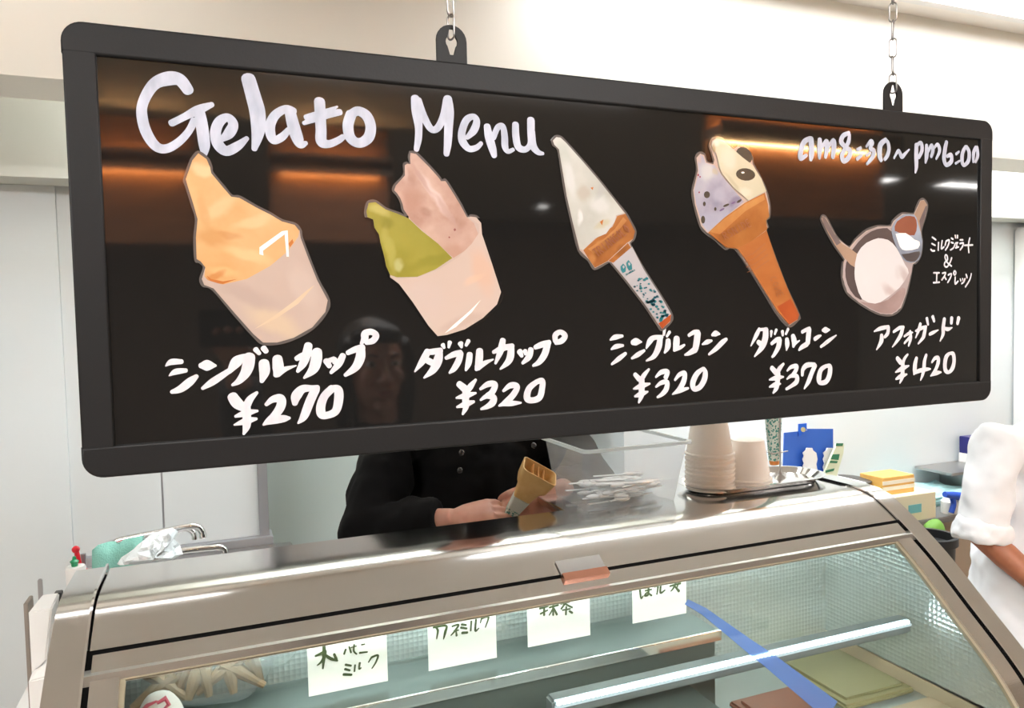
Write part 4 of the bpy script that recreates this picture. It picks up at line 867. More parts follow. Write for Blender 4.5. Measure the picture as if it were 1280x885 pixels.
# cups (upside down)
def cup_mesh():
    H, rt, rb = .085, .047, .0335
    return [(0, H), (rb-.002, H), (rb, H-.001), (rb+.0004, H-.004), (rt-.001, .006), (rt+.0022, .0052), (rt+.003, .003), (rt+.0022, .0006), (rt, 0), (rt-.0012, .001), (rb-.0012, H-.003), (0, H-.003)]
c0 = lathe('paper_cup', cup_mesh(), (0, 0, 0), CUPM, None, 48)
c0['category'] = 'cup'; c0['group'] = 'paper gelato cups on the oval tray'
ords = ['bottom', 'second lowest', 'third lowest', 'fourth lowest', 'fifth from the bottom', 'sixth from the bottom', 'seventh from the bottom', 'top']
for i in range(8):
    o = c0 if i == 0 else c0.copy()
    if i: C.objects.link(o)
    o.location = (1.036+random.uniform(-.0008, .0008), .470+random.uniform(-.0008, .0008), ZT+.0045+i*.0098)
    o['label'] = 'upturned pale paper cup, %s of the tall cup stack' % ords[i]
for i in range(2):
    o = c0.copy(); C.objects.link(o); o.location = (1.133, .474, ZT+.0045+i*.007)
    o['label'] = ('upturned paper cup showing only its rim right of the tall stack', 'upturned paper cup standing over another right of the tall stack')[i]
# wire stand with a sleeved cone
t = thing('cone_stand', 'thin wire stand on the oval tray behind the cups', 'stand', (1.235, .485, ZT))
tube('post', [(1.228, .485, ZT+.004), (1.228, .485, ZT+.135)], .0017, STEELD, t, 8)
lathe('foot', [(0, .0), (.012, 0), (.010, .003), (.004, .008), (.0025, .016), (0, .016)], (1.228, .485, ZT+.003), STEELD, t, 20)
tube('crossbar', [(1.205, .486, ZT+.056), (1.25, .486, ZT+.059)], .0013, STEELD, t, 8)
bm = bmesh.new(); loft(bm, [(1.228+.017*math.cos(a*PI/8), .503+.017*math.sin(a*PI/8), ZT+.057) for a in range(16)], .0012, 6, closed=True); bmesh_obj('ring', bm, STEELD, t, smooth=True)
def sleeve_mat():
    m = mat('patterned_sleeve', srgb(212, 222, 214), .5)
    nt = m.node_tree; b = nt.nodes['Principled BSDF']; tc = nt.nodes.new('ShaderNodeTexCoord'); v = nt.nodes.new('ShaderNodeTexVoronoi'); v.inputs['Scale'].default_value = 230
    r = nt.nodes.new('ShaderNodeValToRGB'); r.color_ramp.interpolation = 'CONSTANT'; r.color_ramp.elements[0].color = (*srgb(70, 148, 138), 1); r.color_ramp.elements[1].position = .48; r.color_ramp.elements[1].color = (*srgb(212, 222, 214), 1)
    nt.links.new(tc.outputs['Object'], v.inputs['Vector']); nt.links.new(v.outputs['Distance'], r.inputs[0]); nt.links.new(r.outputs[0], b.inputs['Base Color']); return m
SLV = sleeve_mat()
t = thing('sleeved_cone', 'cone in a teal patterned paper sleeve held by the wire stand', 'cone', (1.235, .503, ZT+.03))
tube('paper_sleeve', [(1.228, .503, ZT+.038), (1.226, .503, ZT+.15)], [.0115, .019], SLV, t, 20)
tube('cone_tip', [(1.2285, .503, ZT+.029), (1.228, .503, ZT+.038)], [.0095, .0112], mat('wafer_orange', srgb(222, 140, 70), .6), t, 20)
tube('cone_head', [(1.226, .503, ZT+.15), (1.226, .503, ZT+.175)], [.020, .03], mat('wafer_real', srgb(214, 160, 92), .6), t, 20)

# waffle cone in the hands
ct = Vector((.648, .600, 1.258)); ch = Vector((.680, .560, 1.326)); ax = (ch-ct).normalized(); top = ch+ax*.034
t = thing('waffle_cone', 'square-mouthed wafer cone with white sleeve in the server\'s hands', 'cone', tuple(ct))
def sqloft(name, pts, rr, m, parent, open_top=False, ratio=.62):
    bm = bmesh.new(); u = Vector((ax.z, -.25, -ax.x)); u = (u-ax*u.dot(ax)).normalized(); v = ax.cross(u); R_ = []
    for p, r in zip(pts, rr):
        ring = []
        for (a, b, a0) in ((1, 1, 0), (-1, 1, PI/2), (-1, -1, PI), (1, -1, 3*PI/2)):
            for k in range(4):
                an = a0+PI/2*k/3; c_ = r*.25
                ring.append(bm.verts.new(p + u*(a*(r-c_)+c_*math.cos(an)) + v*(b*(r*ratio-c_)+c_*math.sin(an))))
        R_.append(ring)
    for a, b in zip(R_, R_[1:]):
        for k in range(16): bm.faces.new((a[k], a[(k+1) % 16], b[(k+1) % 16], b[k]))
    bm.faces.new(R_[0]);
    if not open_top: bm.faces.new(R_[-1])
    return bmesh_obj(name, bm, m, parent, smooth='auto'), u, v
WR = mat('wafer_golden', srgb(240, 204, 140), .6, noise=(60, .3), col2=srgb(228, 184, 116))
WRI = mat('wafer_inside', srgb(224, 168, 100), .6)
sqloft('paper_sleeve', [ct, ct+ax*.05], [.0115, .0175], mat('white_sleeve', srgb(214, 222, 216), .6), t, ratio=.9)
sqloft('sleeve_print', [ct-ax*.0003, ct+ax*.020], [.0118, .0142], SLV, t, ratio=.9)
h1, u_, v_ = sqloft('wafer_head', [ct+ax*.049, ct+ax*.060, ch-ax*.008, ch+ax*.002, top, top, top-ax*.010, ch-ax*.002], [.0175, .020, .024, .032, .037, .0345, .032, .024], WR, t, ratio=.72)
bm = bmesh.new()
for k in (-1, 0, 1):
    p = top-ax*.010+u_*(k*.012)
    loft(bm, [p-v_*.024, p+v_*.024], [(.0012, .006)]*2, 6, up=tuple(ax))
bmesh_obj('wafer_rib', bm, WRI, t)

# ------------------------------------------------------------------ people
def hand(bm, wrist, fwd, up, side, L=.18, curl=.5, thumb_curl=.3, spread=.12, s=1.0, thumb_side=1):
    """palm + four fingers + thumb; fwd = finger direction, up = back of the hand, side = towards thumb"""
    fwd, up = Vector(fwd).normalized(), Vector(up); up = (up-fwd*up.dot(fwd)).normalized(); sd = fwd.cross(up)*thumb_side
    w0 = Vector(wrist); P = .085*s
    loft(bm, [w0-fwd*.02, w0, w0+fwd*P*.35, w0+fwd*P*.8, w0+fwd*P*1.02], [(.021*s, .016*s), (.024*s, .017*s), (.035*s, .017*s), (.039*s, .015*s), (.036*s, .011*s)], 14, up=tuple(up))
    lens = (.066, .074, .069, .054)
    for i in range(4):
        lat = (1.5-i)*.0195*s; p = w0+fwd*P*.95+sd*lat; d = (fwd+sd*(1.5-i)*spread*.35).normalized(); pts = [p-d*.015]; rr = [.0088*s]; c = curl*(1+.12*i)
        pts.append(p); rr.append(.0092*s); ang = 0
        for k, f in enumerate((.45, .31, .24)):
            ang += c*(.6, .8, .6)[k]; dd = d*math.cos(ang)-up*math.sin(ang); p = p+dd*lens[i]*s*f; pts.append(p); rr.append((.0084, .0076, .0060)[k]*s)
        pts.append(p+dd*.003*s); rr.append(.0035*s); loft(bm, pts, rr, 10)
    p = w0+fwd*P*.18+sd*.026*s; d = (fwd*.62+sd*.72-up*.25).normalized(); pts = [p-d*.012, p]; rr = [.013*s, .0135*s]
    for k, f in enumerate((.034, .028, .022)):
        d = (d-sd*.35*thumb_curl+fwd*.15-up*.25*thumb_curl).normalized(); p = p+d*f*s; pts.append(p); rr.append((.0112, .0102, .0082)[k]*s)
    pts.append(p+d*.004*s); rr.append(.0045*s); loft(bm, pts, rr, 10)
def head(bm, c, yaw, s=1.0):
    """c = centre of the head; face looks to -Y rotated by yaw"""
    Rz = Matrix.Rotation(yaw, 4, 'Z'); V = lambda x, y, z: Vector(c)+Rz @ Vector((x*s, y*s, z*s))
    ball(bm, V(0, .012, .022), (.075*s, .092*s, .088*s), 24, Rz); ball(bm, V(0, -.018, -.045), (.058*s, .066*s, .062*s), 20, Rz)
    ball(bm, V(0, -.058, -.094), (.026*s, .024*s, .020*s), 12, Rz)
    loft(bm, [V(0, -.078, .018), V(0, -.092, -.006), V(0, -.102, -.027), V(0, -.088, -.036)], [.008*s, .010*s, .015*s, .010*s], 10)
    for k in (-1, 1):
        ball(bm, V(.014*k, -.088, -.032), .009*s, 8); ball(bm, V(.036*k, -.064, -.022), (.022*s, .018*s, .022*s), 10, Rz); ball(bm, V(.032*k, -.076, .030), (.022*s, .010*s, .007*s), 10, Rz)
        ball(bm, V(.077*k, .008, -.008), (.007*s, .017*s, .029*s), 10, Rz)
    ball(bm, V(0, -.080, -.056), (.022*s, .012*s, .006*s), 10, Rz); ball(bm, V(0, -.078, -.066), (.019*s, .012*s, .006*s), 10, Rz)
    return V
def face_parts(root, V, s, yaw, lidm=None):
    Rz = Matrix.Rotation(yaw, 4, 'Z')
    for k in (-1, 1):
        bm = bmesh.new(); ball(bm, V(.031*k, -.0705, .012), (.0135*s, .010*s, .0075*s), 14, Rz); e = bmesh_obj('eye', bm, EYEW, root, smooth=True)
        bm = bmesh.new(); ball(bm, V(.031*k, -.0785, .012), (.0055*s, .0035*s, .0055*s), 12, Rz); bmesh_obj('iris', bm, EYEB, e, smooth=True)
        bm = bmesh.new(); loft(bm, [V(.016*k, -.087, .030), V(.032*k, -.086, .036), V(.050*k, -.074, .031)], [.0022*s, .003*s, .0014*s], 8); bmesh_obj('eyebrow', bm, HAIR, root, smooth=True)
    bm = bmesh.new(); ball(bm, V(0, -.0895, -.0575), (.020*s, .004*s, .004*s), 12, Rz); ball(bm, V(0, -.0875, -.0645), (.017*s, .004*s, .005*s), 12, Rz); bmesh_obj('lips', bm, LIP, root, smooth=True)
def hair(root, V, s, yaw, long=False):
    Rz = Matrix.Rotation(yaw, 4, 'Z'); bm = bmesh.new()
    ball(bm, V(0, .030, .040), (.086*s, .094*s, .090*s), 26, Rz); ball(bm, V(0, -.030, .085), (.066*s, .052*s, .032*s), 16, Rz)
    for k in (-1, 1):
        if long: loft(bm, [V(.066*k, -.030, .070), V(.084*k, .0, .02), V(.086*k, .005, -.06), V(.080*k, .01, -.14), V(.07*k, .015, -.17)], [.020*s, .026*s, .028*s, .022*s, .008*s], 12)
        else: loft(bm, [V(.066*k, -.020, .070), V(.080*k, .002, .03), V(.078*k, .01, -.01)], [.020*s, .018*s, .008*s], 10)
    if long: ball(bm, V(0, .05, -.06), (.075*s, .05*s, .10*s), 18, Rz)
    else: ball(bm, V(0, .085, -.02), (.055*s, .035*s, .055*s), 14, Rz)
    remeshed('hair', bm, .005, HAIR, root, 5)
def figure(root, skin, coatm, hip, chest, neck, headc, yaw, armR, armL, handR, handL, coat_hem=.62, sleeveR=1, sleeveL=1, hair_long=False, voxel=.0042, s=1, legs_dx=.10, legm=None, coat_disp=(.06, .018), fold=.0, shr=.185):
    """armX = (shoulder, elbow, wrist) ; handX = dict for hand()"""
    hip, chest, neck, headc = map(Vector, (hip, chest, neck, headc)); Rz = Matrix.Rotation(yaw, 4, 'Z'); fw = Rz @ Vector((0, -1, 0)); sx = Rz @ Vector((1, 0, 0)); upv = tuple(fw)
    # continuous body
    bm = bmesh.new()
    loft(bm, [hip-Vector((0, 0, .08)), hip, (hip+chest)/2, chest, chest+Vector((0, 0, .12)), neck-Vector((0, 0, .03))], [(.12, .09), (.155, .11), (.125, .095), (.150, .105), (.12, .085), (.05, .05)], 20, up=upv)
    loft(bm, [neck-Vector((0, 0, .06)), neck, headc-Vector((0, 0, .03))], [.058, .052, .052], 16)
    V = head(bm, headc, yaw, s)
    for (sh, el, wr), hd in ((armR, handR), (armL, handL)):
        sh, el, wr = Vector(sh), Vector(el), Vector(wr); loft(bm, [chest+Vector((0, 0, .10)), sh, sh+(el-sh)*.25, el-(el-sh)*.1, el, el+(wr-el)*.25, wr], [.06, .052, .045, .037, .037, .038, .0235], 14)
        hand(bm, wr, **hd)
    feet = []
    for k in (-1, 1):
        a = hip+sx*(legs_dx*k*.9)-Vector((0, 0, .03)); f = Vector((a.x+sx.x*.02*k, a.y+sx.y*.02*k, .09)); kn = (a+f)/2+fw*.015
        loft(bm, [a, a+(kn-a)*.4, kn, kn+(f-kn)*.3, f-Vector((0, 0, .03))], [.085, .075, .053, .052, .034], 14); loft(bm, [f-fw*.05-Vector((0, 0, .05)), f+fw*.06-Vector((0, 0, .055)), f+fw*.15-Vector((0, 0, .068))], [(.034, .03), (.040, .028), (.030, .016)], 12); feet.append(f)
    remeshed('body', bm, voxel, skin, root, 3, label='skin of face and hands')
    face_parts(root, V, s, yaw); hair(root, V, s, yaw, hair_long)
    # coat
    bm = bmesh.new(); hem = Vector((hip.x, hip.y, coat_hem))
    loft(bm, [hem, hip, (hip+chest)/2, chest, chest+Vector((0, 0, .11)), neck-Vector((0, 0, .045)), neck+Vector((0, 0, .0))], [(.235, .18), (.215, .165), (.175, .138), (.190, .140), (.165, .115), (.072, .068), (.060, .060)], 24, up=upv)
    for (sh, el, wr), L in ((armR, sleeveR), (armL, sleeveL)):
        sh, el, wr = Vector(sh), Vector(el), Vector(wr)
        pts = [chest+Vector((0, 0, .10)), sh, sh+(el-sh)*.5]; rr = [.075, .076, .067]
        if L >= 1: pts += [el, el+(wr-el)*.5, el+(wr-el)*.86]; rr += [.062, .054, .046]
        else: pts += [sh+(el-sh)*.8, sh+(el-sh)*.98]; rr += [.066, .070]
        loft(bm, pts, rr, 16)
    remeshed('coat', bm, .0085, coatm, root, 4, disp=coat_disp)
    bm = bmesh.new()
    for k, f in zip((-1, 1), feet):
        a = hip+sx*(legs_dx*k)-Vector((0, 0, .02)); loft(bm, [a, (a+f)/2, Vector((f.x, f.y, .07))], [(.105, .11), .082, .066], 16)
    remeshed('trousers', bm, .011, legm or TROUS, root, 3)
    for f in feet:
        bm = bmesh.new(); loft(bm, [f-fw*.07-Vector((0, 0, .05)), f+fw*.02-Vector((0, 0, .045)), f+fw*.10-Vector((0, 0, .055)), f+fw*.18-Vector((0, 0, .068))], [(.036, .036), (.046, .043), (.048, .034), (.030, .020)], 14, up=(0, 0, 1)); bmesh_obj('shoe', bm, SHOE, root, smooth=True)
    return V

# server in black behind the case
p1 = thing('person', 'person in a black double-breasted coat holding a wafer cone behind the case', 'person', (.66, .86, 0))
wrR, wrL = Vector((.530, .600, 1.262)), Vector((.762, .612, 1.292))
figure(p1, SKIN, COATB, (.66, .87, .92), (.66, .85, 1.24), (.655, .84, 1.475), (.65, .80, 1.60), .06,
  ((.475, .85, 1.40), (.385, .70, 1.235), tuple(wrR)), ((.850, .83, 1.40), (.915, .76, 1.25), tuple(wrL)),
  dict(fwd=(.98, -.10, .10), up=(-.1, -.55, .8), side=None, curl=.42, thumb_curl=.8, s=.92, thumb_side=1),
  dict(fwd=(-.96, -.12, -.16), up=(-.05, -.85, .5), side=None, curl=.5, thumb_curl=.5, s=.98, thumb_side=-1), coat_hem=.62, coat_disp=(.05, .02), voxel=.0034)
BTN = mat('coat_button', (.03, .03, .032), .15, coat=1)
for px, py in ((577, 566), (667, 557), (575, 588)):
    p = at(px, py, 1, .695); bm = bmesh.new(); ball(bm, p, (.007, .004, .007), 12); bmesh_obj('button', bm, BTN, p1, smooth=True)
# person in white on the right
p2 = thing('person', 'person in a white coat with rolled sleeves at the right edge', 'person', (2.46, .72, 0))
wr2, wl2 = Vector((2.255, .50, .80)), Vector((2.88, .44, .90))
figure(p2, SKIND, COATW, (2.425, .74, .88), (2.445, .74, 1.10), (2.505, .70, 1.35), (2.575, .66, 1.475), .5,
  ((2.227, .72, 1.245), (2.170, .72, .99), tuple(wr2)), ((2.64, .64, 1.245), (2.82, .60, 1.03), tuple(wl2)),
  dict(fwd=(.45, -.35, -.8), up=(-.5, -.8, .1), side=None, curl=.4, s=.95), dict(fwd=(.1, -.6, -.7), up=(.3, -.7, .6), side=None, curl=.4, s=.95, thumb_side=-1), sleeveR=0, sleeveL=0, coat_hem=.5, coat_disp=(.07, .022), voxel=.005)
bm = bmesh.new(); sh, el = Vector((2.227, .72, 1.245)), Vector((2.170, .72, .99)); d = (el-sh)
loft(bm, [sh+d*.84, sh+d*.90, sh+d*1.02, sh+d*1.08], [.068, .076, .077, .070], 20)
remeshed('rolled_cuff', bm, .007, COATW, p2, 3, disp=(.04, .018), label='rolled up white cuff')

# ------------------------------------------------------------------ sink corner behind the case, left
sink = thing('sink_counter', 'steel sink counter against the partition at the left', 'counter', (.02, 1.45, 0))
box('worktop', (-.28, 1.12, .90), (.32, 1.77, .93), STEELD, sink, bevel=.004)
box('cabinet', (-.275, 1.16, .05), (.315, 1.765, .90), WHITEP, sink)
box('basin', (-.10, 1.2, .80), (.25, 1.6, .905), STEELD, sink)
def P3(x, y, Y): return at(x, y, 1, Y)
Yf = 1.30
def pipe(par, name, pix, r, Y=Yf, m=CHROME):
    pts = [tuple(P3(x, y, Y)) for x, y in pix]; return tube(name, smooth_path(pts, 6), r, m, par, 14)
f1 = thing('faucet', 'steel faucet with a tall bent spout above the crumpled bag', 'faucet', (-.13, Yf, .93))
p0 = P3(141, 708, Yf); tube('riser', [(p0.x, Yf, .93), (p0.x, Yf, p0.z)], .0075, CHROME, f1)
pipe(f1, 'spout', [(141,708),(141,690),(142,681),(148,676),(165,672),(190,667),(215,662),(236,658),(247,659),(252,664),(253.5,669)], .0085)
pipe(f1, 'spout_tip', [(253, 667), (253.5, 672)], .0098)
f2 = thing('faucet', 'second shorter steel spout just behind the tall bent one', 'faucet', (-.11, Yf+.06, .93))
pipe(f2, 'spout', [(150,704),(152,684),(160,677),(190,671),(215,665),(232,661),(240,664),(243,669),(243,674)], .0072, Yf+.06)
p0 = P3(150, 704, Yf+.06); tube('riser', [(p0.x, Yf+.06, .93), (p0.x, Yf+.06, p0.z)], .007, CHROME, f2)
f3 = thing('faucet', 'low steel spout pointing right below the other two spouts', 'faucet', (0, Yf-.05, .93))
pipe(f3, 'spout', [(205,702),(206,694),(212,691),(240,687),(262,685),(274,684),(280,687),(281,692)], .0080, Yf-.05)
p0 = P3(205, 702, Yf-.05); tube('riser', [(p0.x, Yf-.05, .93), (p0.x, Yf-.05, p0.z)], .007, CHROME, f3)
TOWEL = mat('teal_towel', srgb(140, 198, 184), .9, bump=(260, .5), noise=(30, .3), col2=srgb(122, 182, 168))
bm = bmesh.new(); tl = [(115,688),(122,682),(135,678),(150,676),(165,673),(178,671)]; R_ = []
for i, (x, y) in enumerate(tl):
    p = P3(x, y, Yf-.012*math.sin(i*1.7)-.016); R_.append([bm.verts.new(v) for v in (p, p+Vector((0, -.012, -.03)), p+Vector((0, -.018+.008*math.sin(i*2.3), -.09)), p+Vector((0, -.010, -.15)), p+Vector((0, .0, -.15)), p+Vector((0, -.002, -.06)), p+Vector((0, .006, .0)))])
for a, b in zip(R_, R_[1:]):
    for j in range(7): bm.faces.new((a[j], a[(j+1) % 7], b[(j+1) % 7], b[j]))
bm.faces.new(R_[0]); bm.faces.new(R_[-1])
bmesh_obj('towel', bm, TOWEL, None, smooth=True, label='teal towel hanging from the faucet pipe at the sink', cat='towel')
# crumpled white bag: peaked shape
def peaked_bag():
    rnd = random.Random(4); bm = bmesh.new(); out = [(145,706),(152,698),(165,686),(178,676),(192,667),(205,662),(215,659),(222,665),(218,674),(224,684),(228,692),(215,700),(180,706)]
    Yb = 1.16; n = len(out); rings = []
    for k, (sc, dy) in enumerate(((.06, -.045), (.45, -.038), (.8, -.018), (1, 0), (.8, .03), (.3, .04))):
        cxp, cyp = 196, 690; ring = []
        for i, (x, y) in enumerate(out):
            j = 1 if sc == 1 else rnd.uniform(.88, 1.12); p = P3(cxp+(x-cxp)*sc*j, cyp+(y-cyp)*sc*j, Yb); ring.append(bm.verts.new(p+Vector((0, dy+rnd.uniform(-.012, .012), 0))))
        rings.append(ring)
    for a, b in zip(rings, rings[1:]):
        for i in range(n): bm.faces.new((a[i], a[(i+1) % n], b[(i+1) % n], b[i]))
    bm.faces.new(rings[0]); bm.faces.new(rings[-1]); bmesh.ops.triangulate(bm, faces=bm.faces)
    bmesh.ops.subdivide_edges(bm, edges=bm.edges, cuts=1)
    for v in bm.verts: v.co += Vector((rnd.uniform(-.002, .002), rnd.uniform(-.004, .004), rnd.uniform(-.002, .002)))
    return bmesh_obj('plastic_bag', bm, mat('white_bag_film', srgb(222, 230, 232), .3, bump=(60, .6)), None, label='crumpled white plastic bag over the sink edge', cat='bag')
peaked_bag()
# squeeze bottles
Yq = .95
def bottle(px, py_top, label, bodyc, r, capm, kind):
    p = P3(px, py_top, Yq); t = thing('squeeze_bottle', label, 'bottle', (p.x, Yq, .93)); z = p.z
    if kind == 'flip':
        lathe('body', [(0, 0), (r, 0), (r, z-.93-.03), (r*.9, z-.93-.024), (0, z-.93-.024)], (p.x, Yq, .93), bodyc, t, 24)
        lathe('cap', [(0, 0), (.006, 0), (.0065, .006), (.009, .010), (.004, .014), (.003, .020), (0, .021)], (p.x-.002, Yq, z-.024), capm, t, 8, label='green pointed cap')
    else:
        lathe('body', [(0, 0), (r, 0), (r, z-.93-.055), (r*.75, z-.93-.046), (.006, z-.93-.040), (0, z-.93-.04)], (p.x, Yq, .93), bodyc, t, 24)
        tube('nozzle', [(p.x, Yq, z-.046), (p.x-.004, Yq, z-.006)], [.0062, .0045], capm, t); bm = bmesh.new(); ball(bm, (p.x-.005, Yq, z-.006), .0078, 14); bmesh_obj('ball_tip', bm, capm, t, smooth=True)
RED = mat('red_plastic', srgb(206, 28, 44), .35); GRN = mat('green_plastic', srgb(20, 140, 90), .35)
sc_ = thing('side_counter', 'low counter beside the sink carrying the squeeze bottles', 'counter', (-.15, .95, 0))
box('body', (-.27, .85, 0), (-.02, 1.08, .93), WHITEP, sc_, bevel=.004)
bottle(94, 693, 'white squeeze bottle with a green pointed cap at the case corner', WHITEP, .0185, GRN, 'flip')
Yq = 1.0
bottle(98, 683, 'red squeeze bottle with a ball tip at the case corner', RED, .016, RED, 'ball')
t = thing('grey_post', 'small grey round-topped post behind the red squeeze bottle', 'post', (-.12, 1.03, .93)); pq = P3(104, 692, 1.03)
tube('stem', [(pq.x, 1.03, .93), (pq.x, 1.03, pq.z)], .0055, ALU, t)
# white box left of the case
def prism(name, poly, Y0, Y1, m, parent, bevel=.0015, **k):
    bm = bmesh.new(); f = [bm.verts.new(P3(x, y, Y0)) for x, y in poly]; b = [bm.verts.new(P3(x, y, Y0)+Vector((0, Y1-Y0, 0))) for x, y in poly]; n = len(poly)
    bm.faces.new(f); bm.faces.new(list(reversed(b)))
    for i in range(n): bm.faces.new((f[i], f[(i+1) % n], b[(i+1) % n], b[i]))
    return bmesh_obj(name, bm, m, parent, smooth='auto', bevel=bevel, **k)
wb = thing('card_reader_stand', 'faceted white plastic housing standing left of the case', 'housing', (-.12, .5, 0))
WH2 = mat('housing_white', srgb(226, 226, 224), .35)
bm = bmesh.new()
A1, A2, A3 = P3(35, 765, .47), P3(61, 765, .47), P3(66, 744, .53)
x0, x1 = A1.x, A2.x; zt_, zb_ = A1.z, P3(35, 845, .47).z
V = [(x0, .47, zt_), (x1+.004, .47, zt_), (x1+.004, .53, zt_+.004), (x0+.006, .53, zt_+.004), (x0, .47, zb_), (x1-.006, .47, zb_+.02), (x1-.006, .53, zb_+.02), (x0+.006, .53, zb_)]
vs = [bm.verts.new(v) for v in V]
for f in ((0,1,2,3),(0,4,5,1),(1,5,6,2),(2,6,7,3),(3,7,4,0),(4,7,6,5)): bm.faces.new([vs[i] for i in f])
bmesh_obj('upper_housing', bm, WH2, wb, smooth='auto', bevel=.002)
bm = bmesh.new(); zc = zb_
V = [(x0, .45, zc), (-.095, .45, zc+.006), (-.095, .55, zc+.05), (x0+.006, .55, zc+.03), (x0, .45, 0), (-.095, .45, 0), (-.095, .55, 0), (x0+.006, .55, 0)]
vs = [bm.verts.new(v) for v in V]
for f in ((0,1,2,3),(0,4,5,1),(1,5,6,2),(2,6,7,3),(3,7,4,0),(4,7,6,5)): bm.faces.new([vs[i] for i in f])
bmesh_obj('lower_housing', bm, WH2, wb, smooth='auto', bevel=.002)
a, b = P3(67, 742, .56), P3(79, 786, .56)
box('display_back', (a.x, .56, b.z), (b.x, .575, a.z), BLACKP, wb, bevel=.001)
t = thing('steel_hook', 'small grey round-topped steel bracket above the white housing', 'bracket', (-.15, .6, 1.2)); a, b = P3(47, 724, .6), P3(54, 748, .6); xm = (a.x+b.x)/2; hw = (b.x-a.x)/2
curve_slab('bracket_plate', [[(xm-hw, b.z-.05), (xm+hw, b.z-.05)]+[(xm+hw*math.cos(k*PI/10), a.z-hw+hw*math.sin(k*PI/10)) for k in range(11)]], .6, .004, ALU, t)
# taupe strip standing in for the shaded gap by the housing
a, b = P3(29, 755, .62), P3(34, 885, .62)
panelface('gap_shade_strip', mat('gap_shade_taupe', srgb(140, 130, 122), .6), (a.x, .62, 0), (a.x+.006, .66, a.z), bevel=.001)

# ------------------------------------------------------------------ back counter on the right
Yc = 1.45
bc = thing('back_counter', 'dark topped counter along the back wall at the right', 'counter', (3.2, 1.6, 0))
zc = P3(1180, 643, Yc).z
box('worktop', (2.45, Yc-.03, zc-.025), (3.84, 1.79, zc), mat('dark_worktop', srgb(120, 118, 116), .35), bc, bevel=.003)
box('support_panel', (2.55, Yc+.1, .05), (2.60, 1.75, zc-.025), STEELD, bc); box('support_panel', (3.78, Yc+.1, .05), (3.82, 1.75, zc-.025), STEELD, bc)
box('lower_panel', (2.60, 1.72, .05), (3.78, 1.75, zc-.025), mat('beige_panel', srgb(176, 160, 142), .6), bc)
def carton(name, px, Y0, dep, m, label, cat='box', bev=.002, yb=None, tilt=0, zbase=None):
    """px = (x0, x1, ytop, ybottom) of the front face at depth Y0"""
    x0, x1, yt, yb_ = px; a = P3(x0, yt, Y0); b = P3(x1, yb_, Y0); t = thing(name, label, cat, ((a.x+b.x)/2, Y0, b.z))
    zb = zbase if zbase is not None else b.z
    box('carton_body', (a.x, Y0, zb), (b.x, Y0+dep, a.z), m, t, bevel=bev)
    return t, a, b
ORG = mat('yellow_carton', srgb(226, 176, 96), .6); ORW = mat('carton_white_band', srgb(238, 232, 214), .6)
zcr = P3(1122, 623, Yc-.02).z+.001
t, a, b = carton('flat_carton', (1104, 1143, 598, 622), Yc+.02, .12, ORG, 'yellow and white flat carton on the back counter', zbase=zcr)
for k in (.3, .62): box('white_band', (a.x-.0012, Yc+.0185, zcr+(a.z-zcr)*k), (b.x+.0012, Yc+.023, zcr+(a.z-zcr)*(k+.2)), ORW, t)
t, a, b = carton('flat_carton', (1112, 1170, 623, 642), Yc-.02, .19, mat('cream_carton', srgb(236, 226, 196), .6), 'cream carton with a teal label at the front of the back counter', zbase=zc)
m1 = P3(1136, 632, Yc-.022); m2 = P3(1152, 640, Yc-.022); box('teal_label', (m1.x, Yc-.0215, m2.z), (m2.x, Yc-.0195, m1.z), mat('teal_label', srgb(120, 188, 196), .6), t)
a = P3(1082, 600, Yc+.1)
t = thing('dark_folder', 'dark crumpled sheet lying left of the yellow carton', 'sheet', (a.x, Yc+.1, zc)); box('stack', (a.x-.06, Yc+.05, zc), (a.x-.0, Yc+.3, a.z-.02), mat('tan_stack', srgb(206, 180, 130), .6), t, bevel=.003)
crumple('sheet', (a.x-.02, Yc+.15, a.z-.006), (.07, .09, .014), mat('dark_sheet', srgb(78, 74, 72), .4), t, 11)
crumple('green_tag', (a.x-.01, Yc+.04, a.z-.035), (.03, .01, .012), mat('lime', srgb(160, 214, 60), .5), t, 12, sub=2)
TEALB = mat('teal_wrap', srgb(170, 212, 214), .5, bump=(30, .6))
a = P3(1178, 618, Yc+.12)
bm = bmesh.new(); abox(bm, (a.x-.19, Yc+.10, zc), (a.x+.22, Yc+.32, a.z-.0)); bmesh.ops.subdivide_edges(bm, edges=bm.edges, cuts=5, use_grid_fill=True)
for v in bm.verts: v.co += Vector((random.uniform(-.012, .012), random.uniform(-.008, .008), random.uniform(-.012, .008) if v.co.z > zc+.01 else 0))
bmesh_obj('wrapped_parcel', bm, TEALB, None, label='pale teal wrapped parcel on the back counter by the white sleeve', cat='parcel')
# blue spray head
a = P3(1192, 622, Yc-.03); BLUE = mat('blue_plastic', srgb(34, 80, 190), .35)
t = thing('spray_bottle', 'spray bottle with a blue trigger head beside the teal parcel', 'bottle', (a.x, Yc-.0, zc))
lathe('bottle', [(0, 0), (.035, 0), (.035, .05), (.014, .075), (.014, .085), (0, .085)], (a.x+.03, Yc+.01, zc), WHITEP, t, 20)
tube('spray_head', [P3(1181, 618, Yc-.03), P3(1190, 619, Yc-.03), P3(1203, 621, Yc-.03)], [(.012, .012), (.016, .016), (.018, .018)], BLUE, t)
tube('trigger', smooth_path([tuple(P3(1190, 622, Yc-.03)), tuple(P3(1192, 630, Yc-.03)), tuple(P3(1189, 641, Yc-.03))], 4), [.011]*9, BLUE, t)
